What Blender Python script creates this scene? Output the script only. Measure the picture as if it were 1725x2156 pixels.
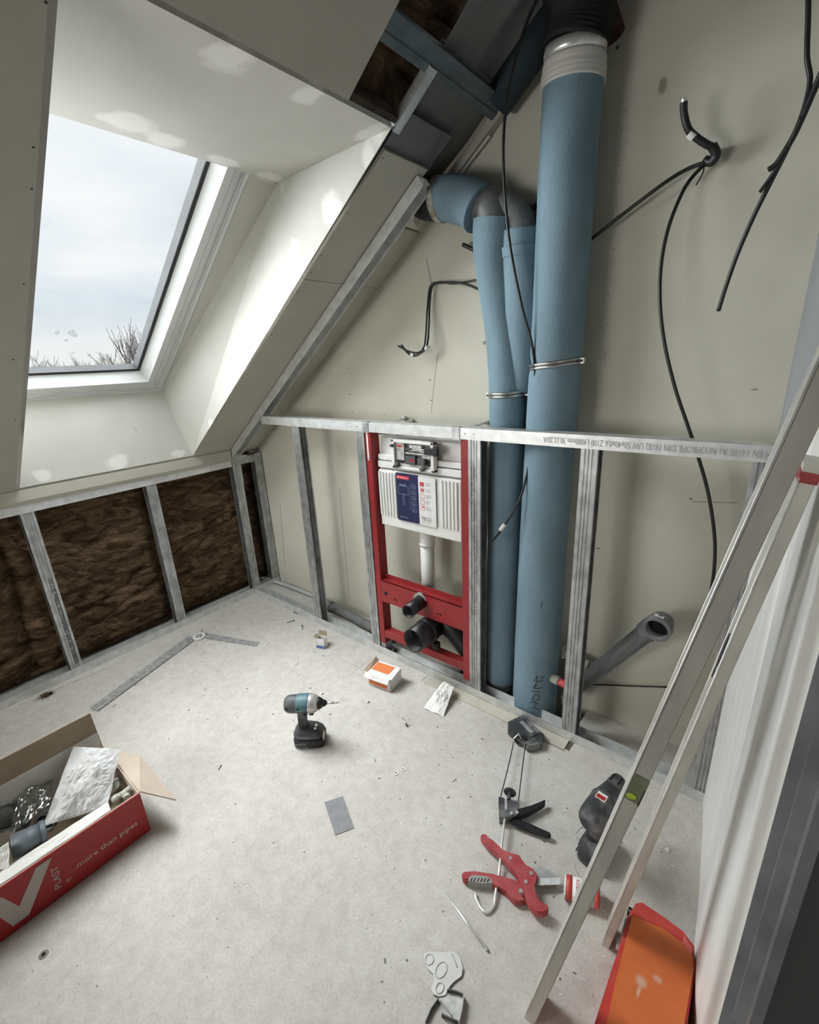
import bpy, bmesh, math, random
from mathutils import Vector, Matrix, noise
random.seed(7)
for _o in list(bpy.data.objects): bpy.data.objects.remove(_o, do_unlink=True)
scene = bpy.context.scene
COL = scene.collection
# ------------------------------------------------------------------ camera
FPX = 967.2185
CAM = Vector((1.758856, -1.356857, 1.337547))
ROT = Matrix(((0.77940728, -0.16106166, 0.60546134),
              (0.62477412, 0.27185345, -0.7319515),
              (-0.04670743, 0.9487649, 0.31251171)))
cd = bpy.data.cameras.new('camera'); cam = bpy.data.objects.new('camera', cd); COL.objects.link(cam)
cd.sensor_fit = 'VERTICAL'; cd.sensor_height = 24.0; cd.sensor_width = 24.0*1725/2156
cd.lens = FPX/2156*24.0; cd.clip_start = 0.02; cd.clip_end = 500
M = ROT.to_4x4(); M.translation = CAM; cam.matrix_world = M
scene.camera = cam
scene.view_settings.view_transform = 'Standard'; scene.view_settings.look = 'None'
scene.view_settings.gamma = 1.0; scene.view_settings.use_curve_mapping = False
scene.view_settings.exposure = 0.0
# ------------------------------------------------------------------ world: overcast sky with soft clouds
w = bpy.data.worlds.new('sky'); scene.world = w; w.use_nodes = True
nt = w.node_tree; nt.nodes.clear()
def wn(t, **k):
    n = nt.nodes.new(t)
    for a, b in k.items(): setattr(n, a, b)
    return n
out = wn('ShaderNodeOutputWorld'); bg = wn('ShaderNodeBackground'); tc = wn('ShaderNodeTexCoord')
mp = wn('ShaderNodeMapping'); mp.inputs['Scale'].default_value = (1.0, 1.0, 3.2)
n1 = wn('ShaderNodeTexNoise'); n1.inputs['Scale'].default_value = 2.3; n1.inputs['Detail'].default_value = 6; n1.inputs['Roughness'].default_value = .52
cr = wn('ShaderNodeValToRGB')
cr.color_ramp.elements[0].position = .36; cr.color_ramp.elements[0].color = (.60, .69, .77, 1)
cr.color_ramp.elements[1].position = .64; cr.color_ramp.elements[1].color = (1.0, 1.0, 1.0, 1)
e = cr.color_ramp.elements.new(.5); e.color = (.80, .86, .91, 1)
sp = wn('ShaderNodeSeparateXYZ')
mr = wn('ShaderNodeMapRange'); mr.inputs['From Min'].default_value = 0.0; mr.inputs['From Max'].default_value = .12
mr.inputs['To Min'].default_value = 1.0; mr.inputs['To Max'].default_value = 0.0
mx = wn('ShaderNodeMixRGB'); mx.inputs['Color2'].default_value = (.97, .955, .92, 1)
mr2 = wn('ShaderNodeMapRange'); mr2.inputs['From Min'].default_value = .16; mr2.inputs['From Max'].default_value = .42
mx2 = wn('ShaderNodeMixRGB'); mx2.inputs['Color2'].default_value = (1.05, 1.05, 1.05, 1)
L = nt.links.new
L(tc.outputs['Generated'], mp.inputs['Vector']); L(mp.outputs[0], n1.inputs['Vector']); L(n1.outputs['Fac'], cr.inputs[0])
L(tc.outputs['Generated'], sp.inputs[0]); L(sp.outputs['Z'], mr.inputs['Value']); L(mr.outputs[0], mx.inputs['Fac'])
L(cr.outputs[0], mx.inputs['Color1']); L(sp.outputs['Z'], mr2.inputs['Value']); L(mr2.outputs[0], mx2.inputs['Fac'])
L(mx.outputs[0], mx2.inputs['Color1']); L(mx2.outputs[0], bg.inputs['Color']); bg.inputs['Strength'].default_value = 0.98
L(bg.outputs[0], out.inputs[0])
# daylight of the overcast sky coming through the roof window: a high bright part and the whole soft dome
def sun(name, d, energy, angle, col):
    l = bpy.data.lights.new(name, 'SUN'); l.energy = energy; l.angle = math.radians(angle); l.color = col
    o = bpy.data.objects.new(name, l); COL.objects.link(o); o.rotation_euler = Vector(d).to_track_quat('-Z', 'Y').to_euler(); o.location = (-2, -1, 4); return o
def area(name, loc, to, sx, sy, energy, col):
    l = bpy.data.lights.new(name, 'AREA'); l.shape = 'RECTANGLE'; l.size = sx; l.size_y = sy; l.energy = energy; l.color = col
    o = bpy.data.objects.new(name, l); COL.objects.link(o); o.location = loc; o.rotation_euler = (Vector(to)-Vector(loc)).to_track_quat('-Z', 'Y').to_euler(); return o
L_SKY, L_DOME, L_LOW, L_FILL = 10.0, 32.5, 4.0, 21.5
sun('bright_sky', (.45, .02, -.89), L_SKY, 50, (.98, .99, 1.0))
sun('sky_dome', (.58, .0, -.81), L_DOME, 165, (.95, .98, 1.0))
sun('low_sky', (.86, .49, -.12), L_LOW, 36, (.98, .99, 1.0))
area('added_fill', (.05, -2.55, 1.05), (1.5, 0, 1.0), .9, .7, L_FILL, (1.0, .985, .96))  # added fill panel out of view, brightens the room from behind the camera

# ------------------------------------------------------------------ geometry in the photo's frame: a view ray met with a real plane
def ray(px, py): return ROT @ Vector(((px-862.5)/FPX, (1078-py)/FPX, -1.0))
def onpl(px, py, n, k):
    d = ray(px, py); n = Vector(n); return CAM + d*((k-n.dot(CAM))/n.dot(d))
def AX(px, py, x): return onpl(px, py, (1, 0, 0), x)
def AY(px, py, y): return onpl(px, py, (0, 1, 0), y)
def AZ(px, py, z=0.0): return onpl(px, py, (0, 0, 1), z)
TS = .71
def AS(px, py, k=1.37): return onpl(px, py, (-TS, 0, 1), k)
SD = Vector((1, 0, TS)).normalized(); SN = Vector((-TS, 0, 1)).normalized()     # up the slope / out of the roof
def slope(x, y, k=1.37): return Vector((x, y, TS*x+k))
# ------------------------------------------------------------------ materials
def mat(name, col, rough=.6, metal=0.0, var=.06, scale=12.0, bump=0.0, bscale=60.0, spots=None, coat=0.0, col2=None, obj=False, spec=.5, stretch=None, detail=5, ramp=(.35, .65)):
    m = bpy.data.materials.new(name); m.use_nodes = True; t = m.node_tree; b = t.nodes['Principled BSDF']
    b.inputs['Roughness'].default_value = rough; b.inputs['Metallic'].default_value = metal
    b.inputs['Specular IOR Level'].default_value = spec; b.inputs['Coat Weight'].default_value = coat
    g = t.nodes.new('ShaderNodeTexCoord') if obj else t.nodes.new('ShaderNodeNewGeometry')
    src = g.outputs['Object'] if obj else g.outputs['Position']
    if stretch:
        mpn = t.nodes.new('ShaderNodeMapping'); mpn.inputs['Scale'].default_value = stretch; t.links.new(src, mpn.inputs[0]); vsrc = mpn.outputs[0]
    else: vsrc = src
    nz = t.nodes.new('ShaderNodeTexNoise'); nz.inputs['Scale'].default_value = scale; nz.inputs['Detail'].default_value = detail
    t.links.new(vsrc, nz.inputs['Vector'])
    r = t.nodes.new('ShaderNodeValToRGB'); r.color_ramp.elements[0].position = ramp[0]; r.color_ramp.elements[1].position = ramp[1]
    c2 = col2 if col2 else tuple(min(1, c*(1+var)) for c in col); c1 = col if col2 else tuple(c*(1-var) for c in col)
    r.color_ramp.elements[0].color = (*c1, 1); r.color_ramp.elements[1].color = (*c2, 1)
    t.links.new(nz.outputs['Fac'], r.inputs[0]); cur = r.outputs[0]
    if spots:
        nn = t.nodes.new('ShaderNodeTexNoise'); nn.inputs['Scale'].default_value = 22; nn.inputs['Detail'].default_value = 4; t.links.new(src, nn.inputs['Vector'])
        nsub = t.nodes.new('ShaderNodeMath'); nsub.operation = 'MULTIPLY_ADD'; nsub.inputs[1].default_value = 1.3; nsub.inputs[2].default_value = -.65; t.links.new(nn.outputs['Fac'], nsub.inputs[0])
        for (c, rad, sc, hard) in spots:
            v = t.nodes.new('ShaderNodeVectorMath'); v.operation = 'SUBTRACT'; v.inputs[1].default_value = c; t.links.new(src, v.inputs[0])
            v2 = t.nodes.new('ShaderNodeVectorMath'); v2.operation = 'DIVIDE'; v2.inputs[1].default_value = rad; t.links.new(v.outputs[0], v2.inputs[0])
            v3 = t.nodes.new('ShaderNodeVectorMath'); v3.operation = 'LENGTH'; t.links.new(v2.outputs[0], v3.inputs[0])
            a = t.nodes.new('ShaderNodeMath'); a.operation = 'ADD'; t.links.new(v3.outputs['Value'], a.inputs[0]); t.links.new(nsub.outputs[0], a.inputs[1])
            q = t.nodes.new('ShaderNodeMapRange'); q.inputs['From Min'].default_value = 1-hard; q.inputs['From Max'].default_value = 1+hard*.3
            q.inputs['To Min'].default_value = .85; q.inputs['To Max'].default_value = 0; t.links.new(a.outputs[0], q.inputs['Value'])
            x = t.nodes.new('ShaderNodeMixRGB'); x.inputs['Color2'].default_value = (*sc, 1); t.links.new(q.outputs[0], x.inputs['Fac']); t.links.new(cur, x.inputs['Color1']); cur = x.outputs[0]
    t.links.new(cur, b.inputs['Base Color'])
    if bump:
        n2 = t.nodes.new('ShaderNodeTexNoise'); n2.inputs['Scale'].default_value = bscale; n2.inputs['Detail'].default_value = 4; t.links.new(vsrc, n2.inputs['Vector'])
        bp = t.nodes.new('ShaderNodeBump'); bp.inputs['Strength'].default_value = bump; bp.inputs['Distance'].default_value = .004
        t.links.new(n2.outputs['Fac'], bp.inputs['Height']); t.links.new(bp.outputs[0], b.inputs['Normal'])
    return m
FIL = (.74, .73, .69)
def sp3(p, a, b=None, c=None): return (tuple(p), (a, b or a, c or a), FIL, .35)
filler = [sp3(AZ(480, 130, 1.932), .06, .05, .1), sp3(AZ(655, 206, 1.932), .05, .035, .1), sp3(AZ(780, 283, 1.932), .06, .03, .1), sp3(AZ(275, 255, 1.932), .05, .07, .1),
          sp3(AZ(345, 290, 1.932), .04, .05, .1), sp3(AZ(570, 368, 1.932), .03, .05, .1), sp3(AZ(470, 335, 1.932), .03, .05, .1),
          sp3(AY(700, 440, -.2), .05, .1, .05), sp3(AY(775, 330, -.2), .03, .1, .04), sp3(AY(620, 570, -.21), .04, .1, .09), sp3(AY(560, 680, -.22), .03, .1, .05),
          sp3(AY(500, 780, -.24), .025, .1, .04), sp3(AY(440, 900, -.23), .03, .1, .04), sp3(AX(250, 975, -.635), .1, .05, .04), sp3(AX(88, 1000, -.635), .1, .03, .03), sp3(AX(375, 955, -.635), .1, .04, .02)]
BOARD = (.42, .402, .342)
m_board = mat('plasterboard', BOARD, .85, var=.04, scale=5, bump=.08, bscale=180)
m_reveal = mat('lit_plasterboard', (.52, .51, .465), .8, var=.04, scale=6, bump=.06, bscale=120, spots=filler)  # lighter than the other boards: window light put into the colour
m_wall = mat('wall_plasterboard', (.56, .54, .455), .85, var=.05, scale=4, bump=.06, bscale=160,
             spots=[(tuple(AY(1395, 178, .2)), (.012, .05, .022), (.25, .22, .15), .3), (tuple(AY(1300, 100, .2)), (.006, .05, .006), (.05, .05, .05), .3),
                    (tuple(AY(1590, 820, .2)), (.012, .05, .004), (.2, .18, .15), .3), (tuple(AY(1022, 722, .2)), (.014, .05, .008), (.2, .18, .14), .3),
                    (tuple(AY(1565, 1175, .2)), (.014, .05, .004), (.2, .18, .15), .3)])
m_wallgrey = mat('blue_grey_board', (.27, .28, .285), .8, var=.05, scale=5, bump=.05)  # right wall: even blue-grey tone, darker than the back wall
m_white = mat('white_lacquer', (.86, .855, .83), .42, var=.05, scale=7, stretch=(3, 3, .5), bump=.04, bscale=30)
m_frame = mat('white_window_plastic', (.62, .63, .62), .35, var=.02, scale=8)
m_gasket = mat('grey_gasket', (.13, .135, .15), .5, var=.1)
m_steel = mat('galvanised_steel', (.47, .48, .48), .38, .75, var=.22, scale=34, bump=.05, bscale=60, stretch=(1, 1, .6), detail=8)
m_steelb = mat('bright_galvanised_steel', (.66, .67, .66), .42, .6, var=.12, scale=26, bump=.04, detail=7)
m_alu = mat('dusty_aluminium', (.56, .545, .49), .55, .35, var=.10, scale=26, bump=.05, bscale=80, stretch=(1, 1, .25), detail=8)
m_alubright = mat('aluminium_edge_highlight', (.85, .85, .83), .4, .4, var=.15, scale=30, detail=8)  # brighter aluminium for the painted edge highlights
m_chrome = mat('bare_steel', (.80, .80, .78), .30, .60, var=.1, scale=50)
m_red = mat('red_enamel', (.27, .020, .022), .42, var=.10, scale=9, bump=.03, bscale=90, spec=.45)
m_black = mat('black_plastic', (.012, .012, .013), .42, var=.3, scale=30)
m_blackd = mat('dusty_black_plastic', (.035, .037, .04), .6, var=.8, scale=18, bump=.15, bscale=120, obj=True, col2=(.24, .24, .235), detail=10, ramp=(.47, .72))
m_darkg = mat('dark_grey_plastic', (.055, .058, .062), .55, var=.4, scale=20, col2=(.09, .092, .095), obj=True)
m_teal = mat('teal_plastic', (.07, .15, .17), .5, var=.15, scale=20, obj=True)
m_silver = mat('cast_aluminium', (.55, .54, .52), .35, .6, var=.12, scale=30, obj=True)
m_blue = mat('blue_pipe_insulation', (.185, .27, .325), .85, var=.10, scale=9, bump=.35, bscale=220, stretch=(1, 1, .5), spec=.25)
m_ppgrey = mat('grey_pvc', (.15, .155, .155), .45, var=.18, scale=14, bump=.04, detail=7)
m_ppr = mat('cream_ppr_plastic', (.50, .50, .43), .45, var=.06, scale=10)
m_whitepl = mat('white_plastic', (.74, .74, .71), .38, var=.03, scale=8)
m_wool = None
m_card = mat('brown_cardboard', (.37, .29, .20), .85, var=.06, scale=20, bump=.05)
m_cardlt = mat('pale_cardboard', (.55, .46, .37), .85, var=.06, scale=20, bump=.05)
m_cred = mat('red_print', (.40, .018, .02), .42, var=.05, scale=14)
m_print = mat('pale_print', (.55, .50, .46), .6, var=.03)
m_paper = mat('white_paper', (.74, .73, .70), .8, var=.05, scale=30, bump=.2, bscale=40)
m_ink = mat('black_ink', (.03, .03, .035), .6, var=.05)
m_inkg = mat('grey_ink', (.33, .34, .34), .6, var=.05)
m_orange = mat('orange_paint', (.60, .145, .035), .5, var=.06, scale=18, bump=.08, bscale=200,
               spots=[(tuple(AZ(1350, 2063, .1)), (.012, .012, .05), (.62, .40, .30), .5), (tuple(AZ(1385, 2058, .1)), (.010, .008, .05), (.62, .36, .26), .5), (tuple(AZ(1345, 2085, .1)), (.004, .014, .05), (.62, .40, .30), .5)])
m_orangep = mat('orange_print', (.68, .19, .06), .6, var=.05)
m_redrim = mat('red_plastic', (.50, .035, .03), .45, var=.14, scale=22, col2=(.56, .08, .06))
m_redtool = mat('dusty_red_tool_paint', (.33, .035, .045), .5, var=.2, scale=25, col2=(.40, .09, .09), bump=.1, bscale=90, detail=8)
m_navy = mat('navy_print', (.018, .022, .075), .4, var=.05)
m_foil = mat('grey_vapour_foil', (.15, .146, .145), .42, var=.12, scale=5, bump=.5, bscale=9, detail=7)
m_bluesteel = mat('bluish_steel_profile', (.125, .155, .165), .55, .3, var=.14, scale=18, detail=7)
m_tape = mat('white_tape', (.68, .66, .62), .6, var=.06)
m_cable = mat('black_cable', (.012, .013, .012), .4, var=.2)
m_dark = mat('painted_void_dark', (.004, .004, .004), .9, var=.1)  # near-black that paints in the darkness of voids and openings
m_wood = mat('dark_rafter_wood', (.05, .035, .022), .85, var=.3, scale=8, stretch=(.4, 6, 6))
m_lime = mat('lime_vial_liquid', (.45, .62, .04), .2, var=.05)
m_vial = mat('dusty_vial_acrylic', (.20, .22, .14), .25, var=.2, scale=60)

def wool_mat():
    m = bpy.data.materials.new('brown_mineral_wool'); m.use_nodes = True; t = m.node_tree; b = t.nodes['Principled BSDF']
    b.inputs['Roughness'].default_value = .95; b.inputs['Specular IOR Level'].default_value = .15
    g = t.nodes.new('ShaderNodeNewGeometry'); mp = t.nodes.new('ShaderNodeMapping'); mp.inputs['Scale'].default_value = (1, .55, 1.7); mp.inputs['Rotation'].default_value = (.25, 0, 0)
    t.links.new(g.outputs['Position'], mp.inputs[0])
    a = t.nodes.new('ShaderNodeTexNoise'); a.inputs['Scale'].default_value = 13; a.inputs['Detail'].default_value = 10; a.inputs['Roughness'].default_value = .68; a.inputs['Distortion'].default_value = .9
    t.links.new(mp.outputs[0], a.inputs['Vector'])
    r = t.nodes.new('ShaderNodeValToRGB'); r.color_ramp.elements[0].position = .33; r.color_ramp.elements[0].color = (.022, .012, .006, 1)
    r.color_ramp.elements[1].position = .70; r.color_ramp.elements[1].color = (.20, .135, .08, 1); el = r.color_ramp.elements.new(.5); el.color = (.08, .05, .028, 1)
    t.links.new(a.outputs['Fac'], r.inputs[0]); t.links.new(r.outputs[0], b.inputs['Base Color'])
    n2 = t.nodes.new('ShaderNodeTexNoise'); n2.inputs['Scale'].default_value = 60; n2.inputs['Detail'].default_value = 8; t.links.new(mp.outputs[0], n2.inputs['Vector'])
    bp = t.nodes.new('ShaderNodeBump'); bp.inputs['Strength'].default_value = .8; bp.inputs['Distance'].default_value = .012
    t.links.new(n2.outputs['Fac'], bp.inputs['Height']); t.links.new(bp.outputs[0], b.inputs['Normal'])
    return m
m_wool = wool_mat()
def glass_mat(name, tint, fac, rough=.02):
    m = bpy.data.materials.new(name); m.use_nodes = True; t = m.node_tree; t.nodes.clear()
    o = t.nodes.new('ShaderNodeOutputMaterial'); tr = t.nodes.new('ShaderNodeBsdfTransparent'); tr.inputs[0].default_value = (*tint, 1)
    g = t.nodes.new('ShaderNodeBsdfGlossy'); g.inputs['Roughness'].default_value = rough; mxs = t.nodes.new('ShaderNodeMixShader'); mxs.inputs[0].default_value = fac
    t.links.new(tr.outputs[0], mxs.inputs[1]); t.links.new(g.outputs[0], mxs.inputs[2]); t.links.new(mxs.outputs[0], o.inputs[0]); return m
m_glass = glass_mat('window_glass', (.97, .985, .99), .010)
m_clear = glass_mat('clear_plastic_film', (.90, .91, .90), .10, .16)
def film_mat(name, col, fac):
    m = bpy.data.materials.new(name); m.use_nodes = True; t = m.node_tree; b = t.nodes['Principled BSDF']; o = t.nodes['Material Output']
    b.inputs['Roughness'].default_value = .35; g = t.nodes.new('ShaderNodeNewGeometry'); n = t.nodes.new('ShaderNodeTexNoise'); n.inputs['Scale'].default_value = 40; n.inputs['Detail'].default_value = 6
    t.links.new(g.outputs['Position'], n.inputs['Vector']); r = t.nodes.new('ShaderNodeValToRGB'); r.color_ramp.elements[0].color = (*[c*.8 for c in col], 1); r.color_ramp.elements[1].color = (*col, 1)
    t.links.new(n.outputs['Fac'], r.inputs[0]); t.links.new(r.outputs[0], b.inputs['Base Color'])
    tr = t.nodes.new('ShaderNodeBsdfTransparent'); mxs = t.nodes.new('ShaderNodeMixShader'); mxs.inputs[0].default_value = fac
    t.links.new(tr.outputs[0], mxs.inputs[1]); t.links.new(b.outputs[0], mxs.inputs[2]); t.links.new(mxs.outputs[0], o.inputs[0]); return m
m_clamp = mat('clamp_steel', (.50, .50, .49), .28, .9, var=.15, scale=40)
m_bag = film_mat('milky_plastic_bag', (.93, .93, .92), .62)

def floor_mat():
    m = bpy.data.materials.new('dusty_floor_board'); m.use_nodes = True; t = m.node_tree; b = t.nodes['Principled BSDF']
    b.inputs['Roughness'].default_value = .8; b.inputs['Specular IOR Level'].default_value = .25
    g = t.nodes.new('ShaderNodeNewGeometry'); P = g.outputs['Position']
    def nz(s, d, ro=.5, dist=0):
        n = t.nodes.new('ShaderNodeTexNoise'); n.inputs['Scale'].default_value = s; n.inputs['Detail'].default_value = d; n.inputs['Roughness'].default_value = ro; n.inputs['Distortion'].default_value = dist
        t.links.new(P, n.inputs['Vector']); return n.outputs['Fac']
    def rp(f, p0, p1, c0, c1):
        r = t.nodes.new('ShaderNodeValToRGB'); r.color_ramp.elements[0].position = p0; r.color_ramp.elements[1].position = p1
        r.color_ramp.elements[0].color = (*c0, 1); r.color_ramp.elements[1].color = (*c1, 1); t.links.new(f, r.inputs[0]); return r.outputs[0]
    def mul(a, b_, f=1.0):
        x = t.nodes.new('ShaderNodeMixRGB'); x.blend_type = 'MULTIPLY'; x.inputs[0].default_value = f; t.links.new(a, x.inputs[1]); t.links.new(b_, x.inputs[2]); return x.outputs[0]
    base = rp(nz(2.2, 5, .6), .3, .7, (.50, .475, .435), (.60, .58, .545))
    mid = rp(nz(28, 8, .65, .4), .35, .62, (.86, .85, .83), (1, 1, 1))
    fine = rp(nz(160, 4, .6), .30, .55, (.80, .79, .77), (1, 1, 1))
    c = mul(base, mid); c = mul(c, fine, .8)
    dots = rp(nz(95, 2, .5), .245, .285, (.35, .32, .28), (1, 1, 1)); c = mul(c, dots, .8)
    dust = rp(nz(17, 7, .7, 1.5), .60, .74, (0, 0, 0), (1, 1, 1))
    x = t.nodes.new('ShaderNodeMixRGB'); x.inputs[2].default_value = (.70, .69, .66, 1); t.links.new(c, x.inputs[1])
    ff = t.nodes.new('ShaderNodeMath'); ff.operation = 'MULTIPLY'; ff.inputs[1].default_value = .45; t.links.new(dust, ff.inputs[0]); t.links.new(ff.outputs[0], x.inputs[0])
    # yellowish dusty band of bare board along the two metal tracks
    t.links.new(x.outputs[0], b.inputs['Base Color'])
    bp = t.nodes.new('ShaderNodeBump'); bp.inputs['Strength'].default_value = .25; bp.inputs['Distance'].default_value = .002
    t.links.new(nz(55, 9, .7), bp.inputs['Height']); t.links.new(bp.outputs[0], b.inputs['Normal'])
    return m
m_floor = floor_mat()
m_strip = mat('raw_board_strip', (.47, .44, .37), .85, var=.06, scale=20, bump=.05)

# ------------------------------------------------------------------ helpers
def tag(o, label=None, cat=None, group=None, kind=None):
    if label: o['label'] = label
    if cat: o['category'] = cat
    if group: o['group'] = group
    if kind: o['kind'] = kind
    return o
def thing(name, label, cat, loc=(0, 0, 0), group=None, mtx=None):
    o = bpy.data.objects.new(name, None); COL.objects.link(o); o.empty_display_size = .05
    if mtx is not None: o.matrix_world = mtx
    else: o.location = loc
    WM[o.name] = o.matrix_world.copy() if mtx is not None else Matrix.Translation(Vector(loc))
    return tag(o, label, cat, group)
WM = {}
class MB:
    def __init__(s): s.b = bmesh.new(); s.mats = []
    def mi(s, m):
        if m is None: return 0
        if m not in s.mats: s.mats.append(m)
        return s.mats.index(m)
    def poly(s, pts, m=None):
        vs = [s.b.verts.new(Vector(p)) for p in pts]
        f = s.b.faces.new(vs); f.material_index = s.mi(m); return f
    def prism(s, pts, off, m=None):
        pts = [Vector(p) for p in pts]; off = Vector(off); n = len(pts); k = s.mi(m)
        a = [s.b.verts.new(p) for p in pts]; c = [s.b.verts.new(p+off) for p in pts]; fs = []
        fs.append(s.b.faces.new(a)); fs.append(s.b.faces.new(c[::-1]))
        for i in range(n): fs.append(s.b.faces.new((a[i], c[i], c[(i+1) % n], a[(i+1) % n])))
        for f in fs: f.material_index = k
        return s
    def box(s, lo, hi, m=None, bev=0, mtx=None):
        lo = Vector(lo); hi = Vector(hi); c = (lo+hi)/2; d = hi-lo
        r = bmesh.ops.create_cube(s.b, size=1.0); vs = r['verts']
        for v in vs: v.co = Vector((v.co.x*d.x, v.co.y*d.y, v.co.z*d.z))+c
        fs = set(f for v in vs for f in v.link_faces)
        if bev:
            es = set(e for v in vs for e in v.link_edges)
            r2 = bmesh.ops.bevel(s.b, geom=list(es), offset=bev, segments=3, affect='EDGES', profile=.5)
            fs = set(r2['faces']) | set(f for f in fs if f.is_valid); vs = list(set(v for f in fs for v in f.verts))
        k = s.mi(m)
        for f in fs:
            if f.is_valid: f.material_index = k
        if mtx is not None:
            for v in vs: v.co = mtx @ v.co
        return s
    def tube(s, path, r, seg=16, m=None, cap=True, flat=None):
        path = [Vector(p) for p in path]; n = len(path); k = s.mi(m)
        rs = r if isinstance(r, (list, tuple)) else [r]*n
        t0 = (path[1]-path[0]).normalized(); up = Vector((0, 0, 1)) if abs(t0.z) < .9 else Vector((1, 0, 0))
        u = t0.cross(up).normalized(); rings = []
        for i in range(n):
            if i == 0: t = path[1]-path[0]
            elif i == n-1: t = path[-1]-path[-2]
            else: t = (path[i+1]-path[i]).normalized()+(path[i]-path[i-1]).normalized()
            if t.length < 1e-9: t = t0.copy()
            t.normalize(); u = (u-t*u.dot(t)); u.normalize(); v = t.cross(u); t0 = t
            rings.append([s.b.verts.new(path[i]+(u*math.cos(2*math.pi*j/seg)+v*math.sin(2*math.pi*j/seg))*rs[i]) for j in range(seg)])
        for i in range(n-1):
            for j in range(seg):
                f = s.b.faces.new((rings[i][j], rings[i][(j+1) % seg], rings[i+1][(j+1) % seg], rings[i+1][j])); f.material_index = k; f.smooth = True
        if cap:
            for rg in (rings[0][::-1], rings[-1]):
                f = s.b.faces.new(rg); f.material_index = k
        return s
    def grid(s, fn, nu, nv, m=None, smooth=True):
        k = s.mi(m); vs = [[s.b.verts.new(Vector(fn(i/nu, j/nv))) for j in range(nv+1)] for i in range(nu+1)]
        for i in range(nu):
            for j in range(nv):
                f = s.b.faces.new((vs[i][j], vs[i+1][j], vs[i+1][j+1], vs[i][j+1])); f.material_index = k; f.smooth = smooth
        return s
    def split(s, name, m, parent, label=None, local=False):
        """every separate piece becomes an object of its own"""
        left = set(s.b.verts); outs = []
        while left:
            st = [left.pop()]; isl = set(st)
            while st:
                v = st.pop()
                for e_ in v.link_edges:
                    q = e_.other_vert(v)
                    if q not in isl: isl.add(q); left.discard(q); st.append(q)
            nb = MB(); nb.mats = list(s.mats); mp_ = {}
            for v in isl: mp_[v] = nb.b.verts.new(v.co)
            for f in set(f for v in isl for f in v.link_faces):
                g = nb.b.faces.new([mp_[v] for v in f.verts]); g.material_index = f.material_index; g.smooth = f.smooth
            outs.append(nb.build(name, m, parent, label, local))
        s.b.free(); return outs
    def build(s, name, m, parent=None, label=None, local=False, thick=0, fix=True, kind=None):
        if fix: bmesh.ops.recalc_face_normals(s.b, faces=s.b.faces[:])
        me = bpy.data.meshes.new(name)
        if parent is not None and not local:
            inv = chain(parent).inverted()
            for v in s.b.verts: v.co = inv @ v.co
        cen = Vector((0, 0, 0))
        if parent is None and len(s.b.verts):
            xs = [v.co for v in s.b.verts]; cen = Vector(((min(c.x for c in xs)+max(c.x for c in xs))/2, (min(c.y for c in xs)+max(c.y for c in xs))/2, min(c.z for c in xs)))
            for v in s.b.verts: v.co -= cen
        s.b.to_mesh(me); s.b.free()
        mats = [m]+[x for x in s.mats if x is not None]
        # materials used by index: index list s.mats; m stands for None
        if s.mats: 
            for x in s.mats: me.materials.append(x)
        else: me.materials.append(m)
        o = bpy.data.objects.new(name, me); COL.objects.link(o)
        if parent is not None: o.parent = parent
        else: o.location = cen; WM[o.name] = Matrix.Translation(cen)
        if thick:
            md = o.modifiers.new('thickness', 'SOLIDIFY'); md.thickness = thick; md.offset = 0
        if label: o['label'] = label
        if kind: o['kind'] = kind
        return o
def chain(o):
    if o.name in WM: return WM[o.name]
    return chain(o.parent) if o.parent else Matrix.Identity(4)
def struct(name, mb, m, parent=None, thick=0): 
    o = mb.build(name, m, parent, thick=thick)
    if parent is None: o['kind'] = 'structure'
    return o
def spline(pts, n=8):
    pts = [Vector(p) for p in pts]; P = [pts[0]*2-pts[1]]+pts+[pts[-1]*2-pts[-2]]; o = []
    for i in range(1, len(P)-2):
        a, b, c, d = P[i-1:i+3]
        for k in range(n):
            t = k/n; o.append(.5*((2*b)+(c-a)*t+(2*a-5*b+4*c-d)*t*t+(3*b-a-3*c+d)*t**3))
    o.append(pts[-1]); return o
def text(s, size, org, xd, yd, m, parent, name='printed_text', off=.0004, align='LEFT', sx=1.0, bold=0.0):
    c = bpy.data.curves.new('t', 'FONT'); c.body = s; c.size = size; c.offset = bold; c.align_x = align; c.resolution_u = 2
    o = bpy.data.objects.new('t', c); COL.objects.link(o); dg = bpy.context.evaluated_depsgraph_get(); dg.update()
    me = bpy.data.meshes.new_from_object(o.evaluated_get(dg)); bpy.data.objects.remove(o, do_unlink=True)
    xd = Vector(xd).normalized(); yd = Vector(yd); yd = (yd-xd*yd.dot(xd)).normalized(); z = xd.cross(yd); org = Vector(org)+z*off
    inv = chain(parent).inverted()
    for v in me.vertices: v.co = inv @ (org+xd*v.co.x*sx+yd*v.co.y)
    me.materials.clear(); me.materials.append(m)
    ob = bpy.data.objects.new(name, me); COL.objects.link(ob); ob.parent = parent; return ob
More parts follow.
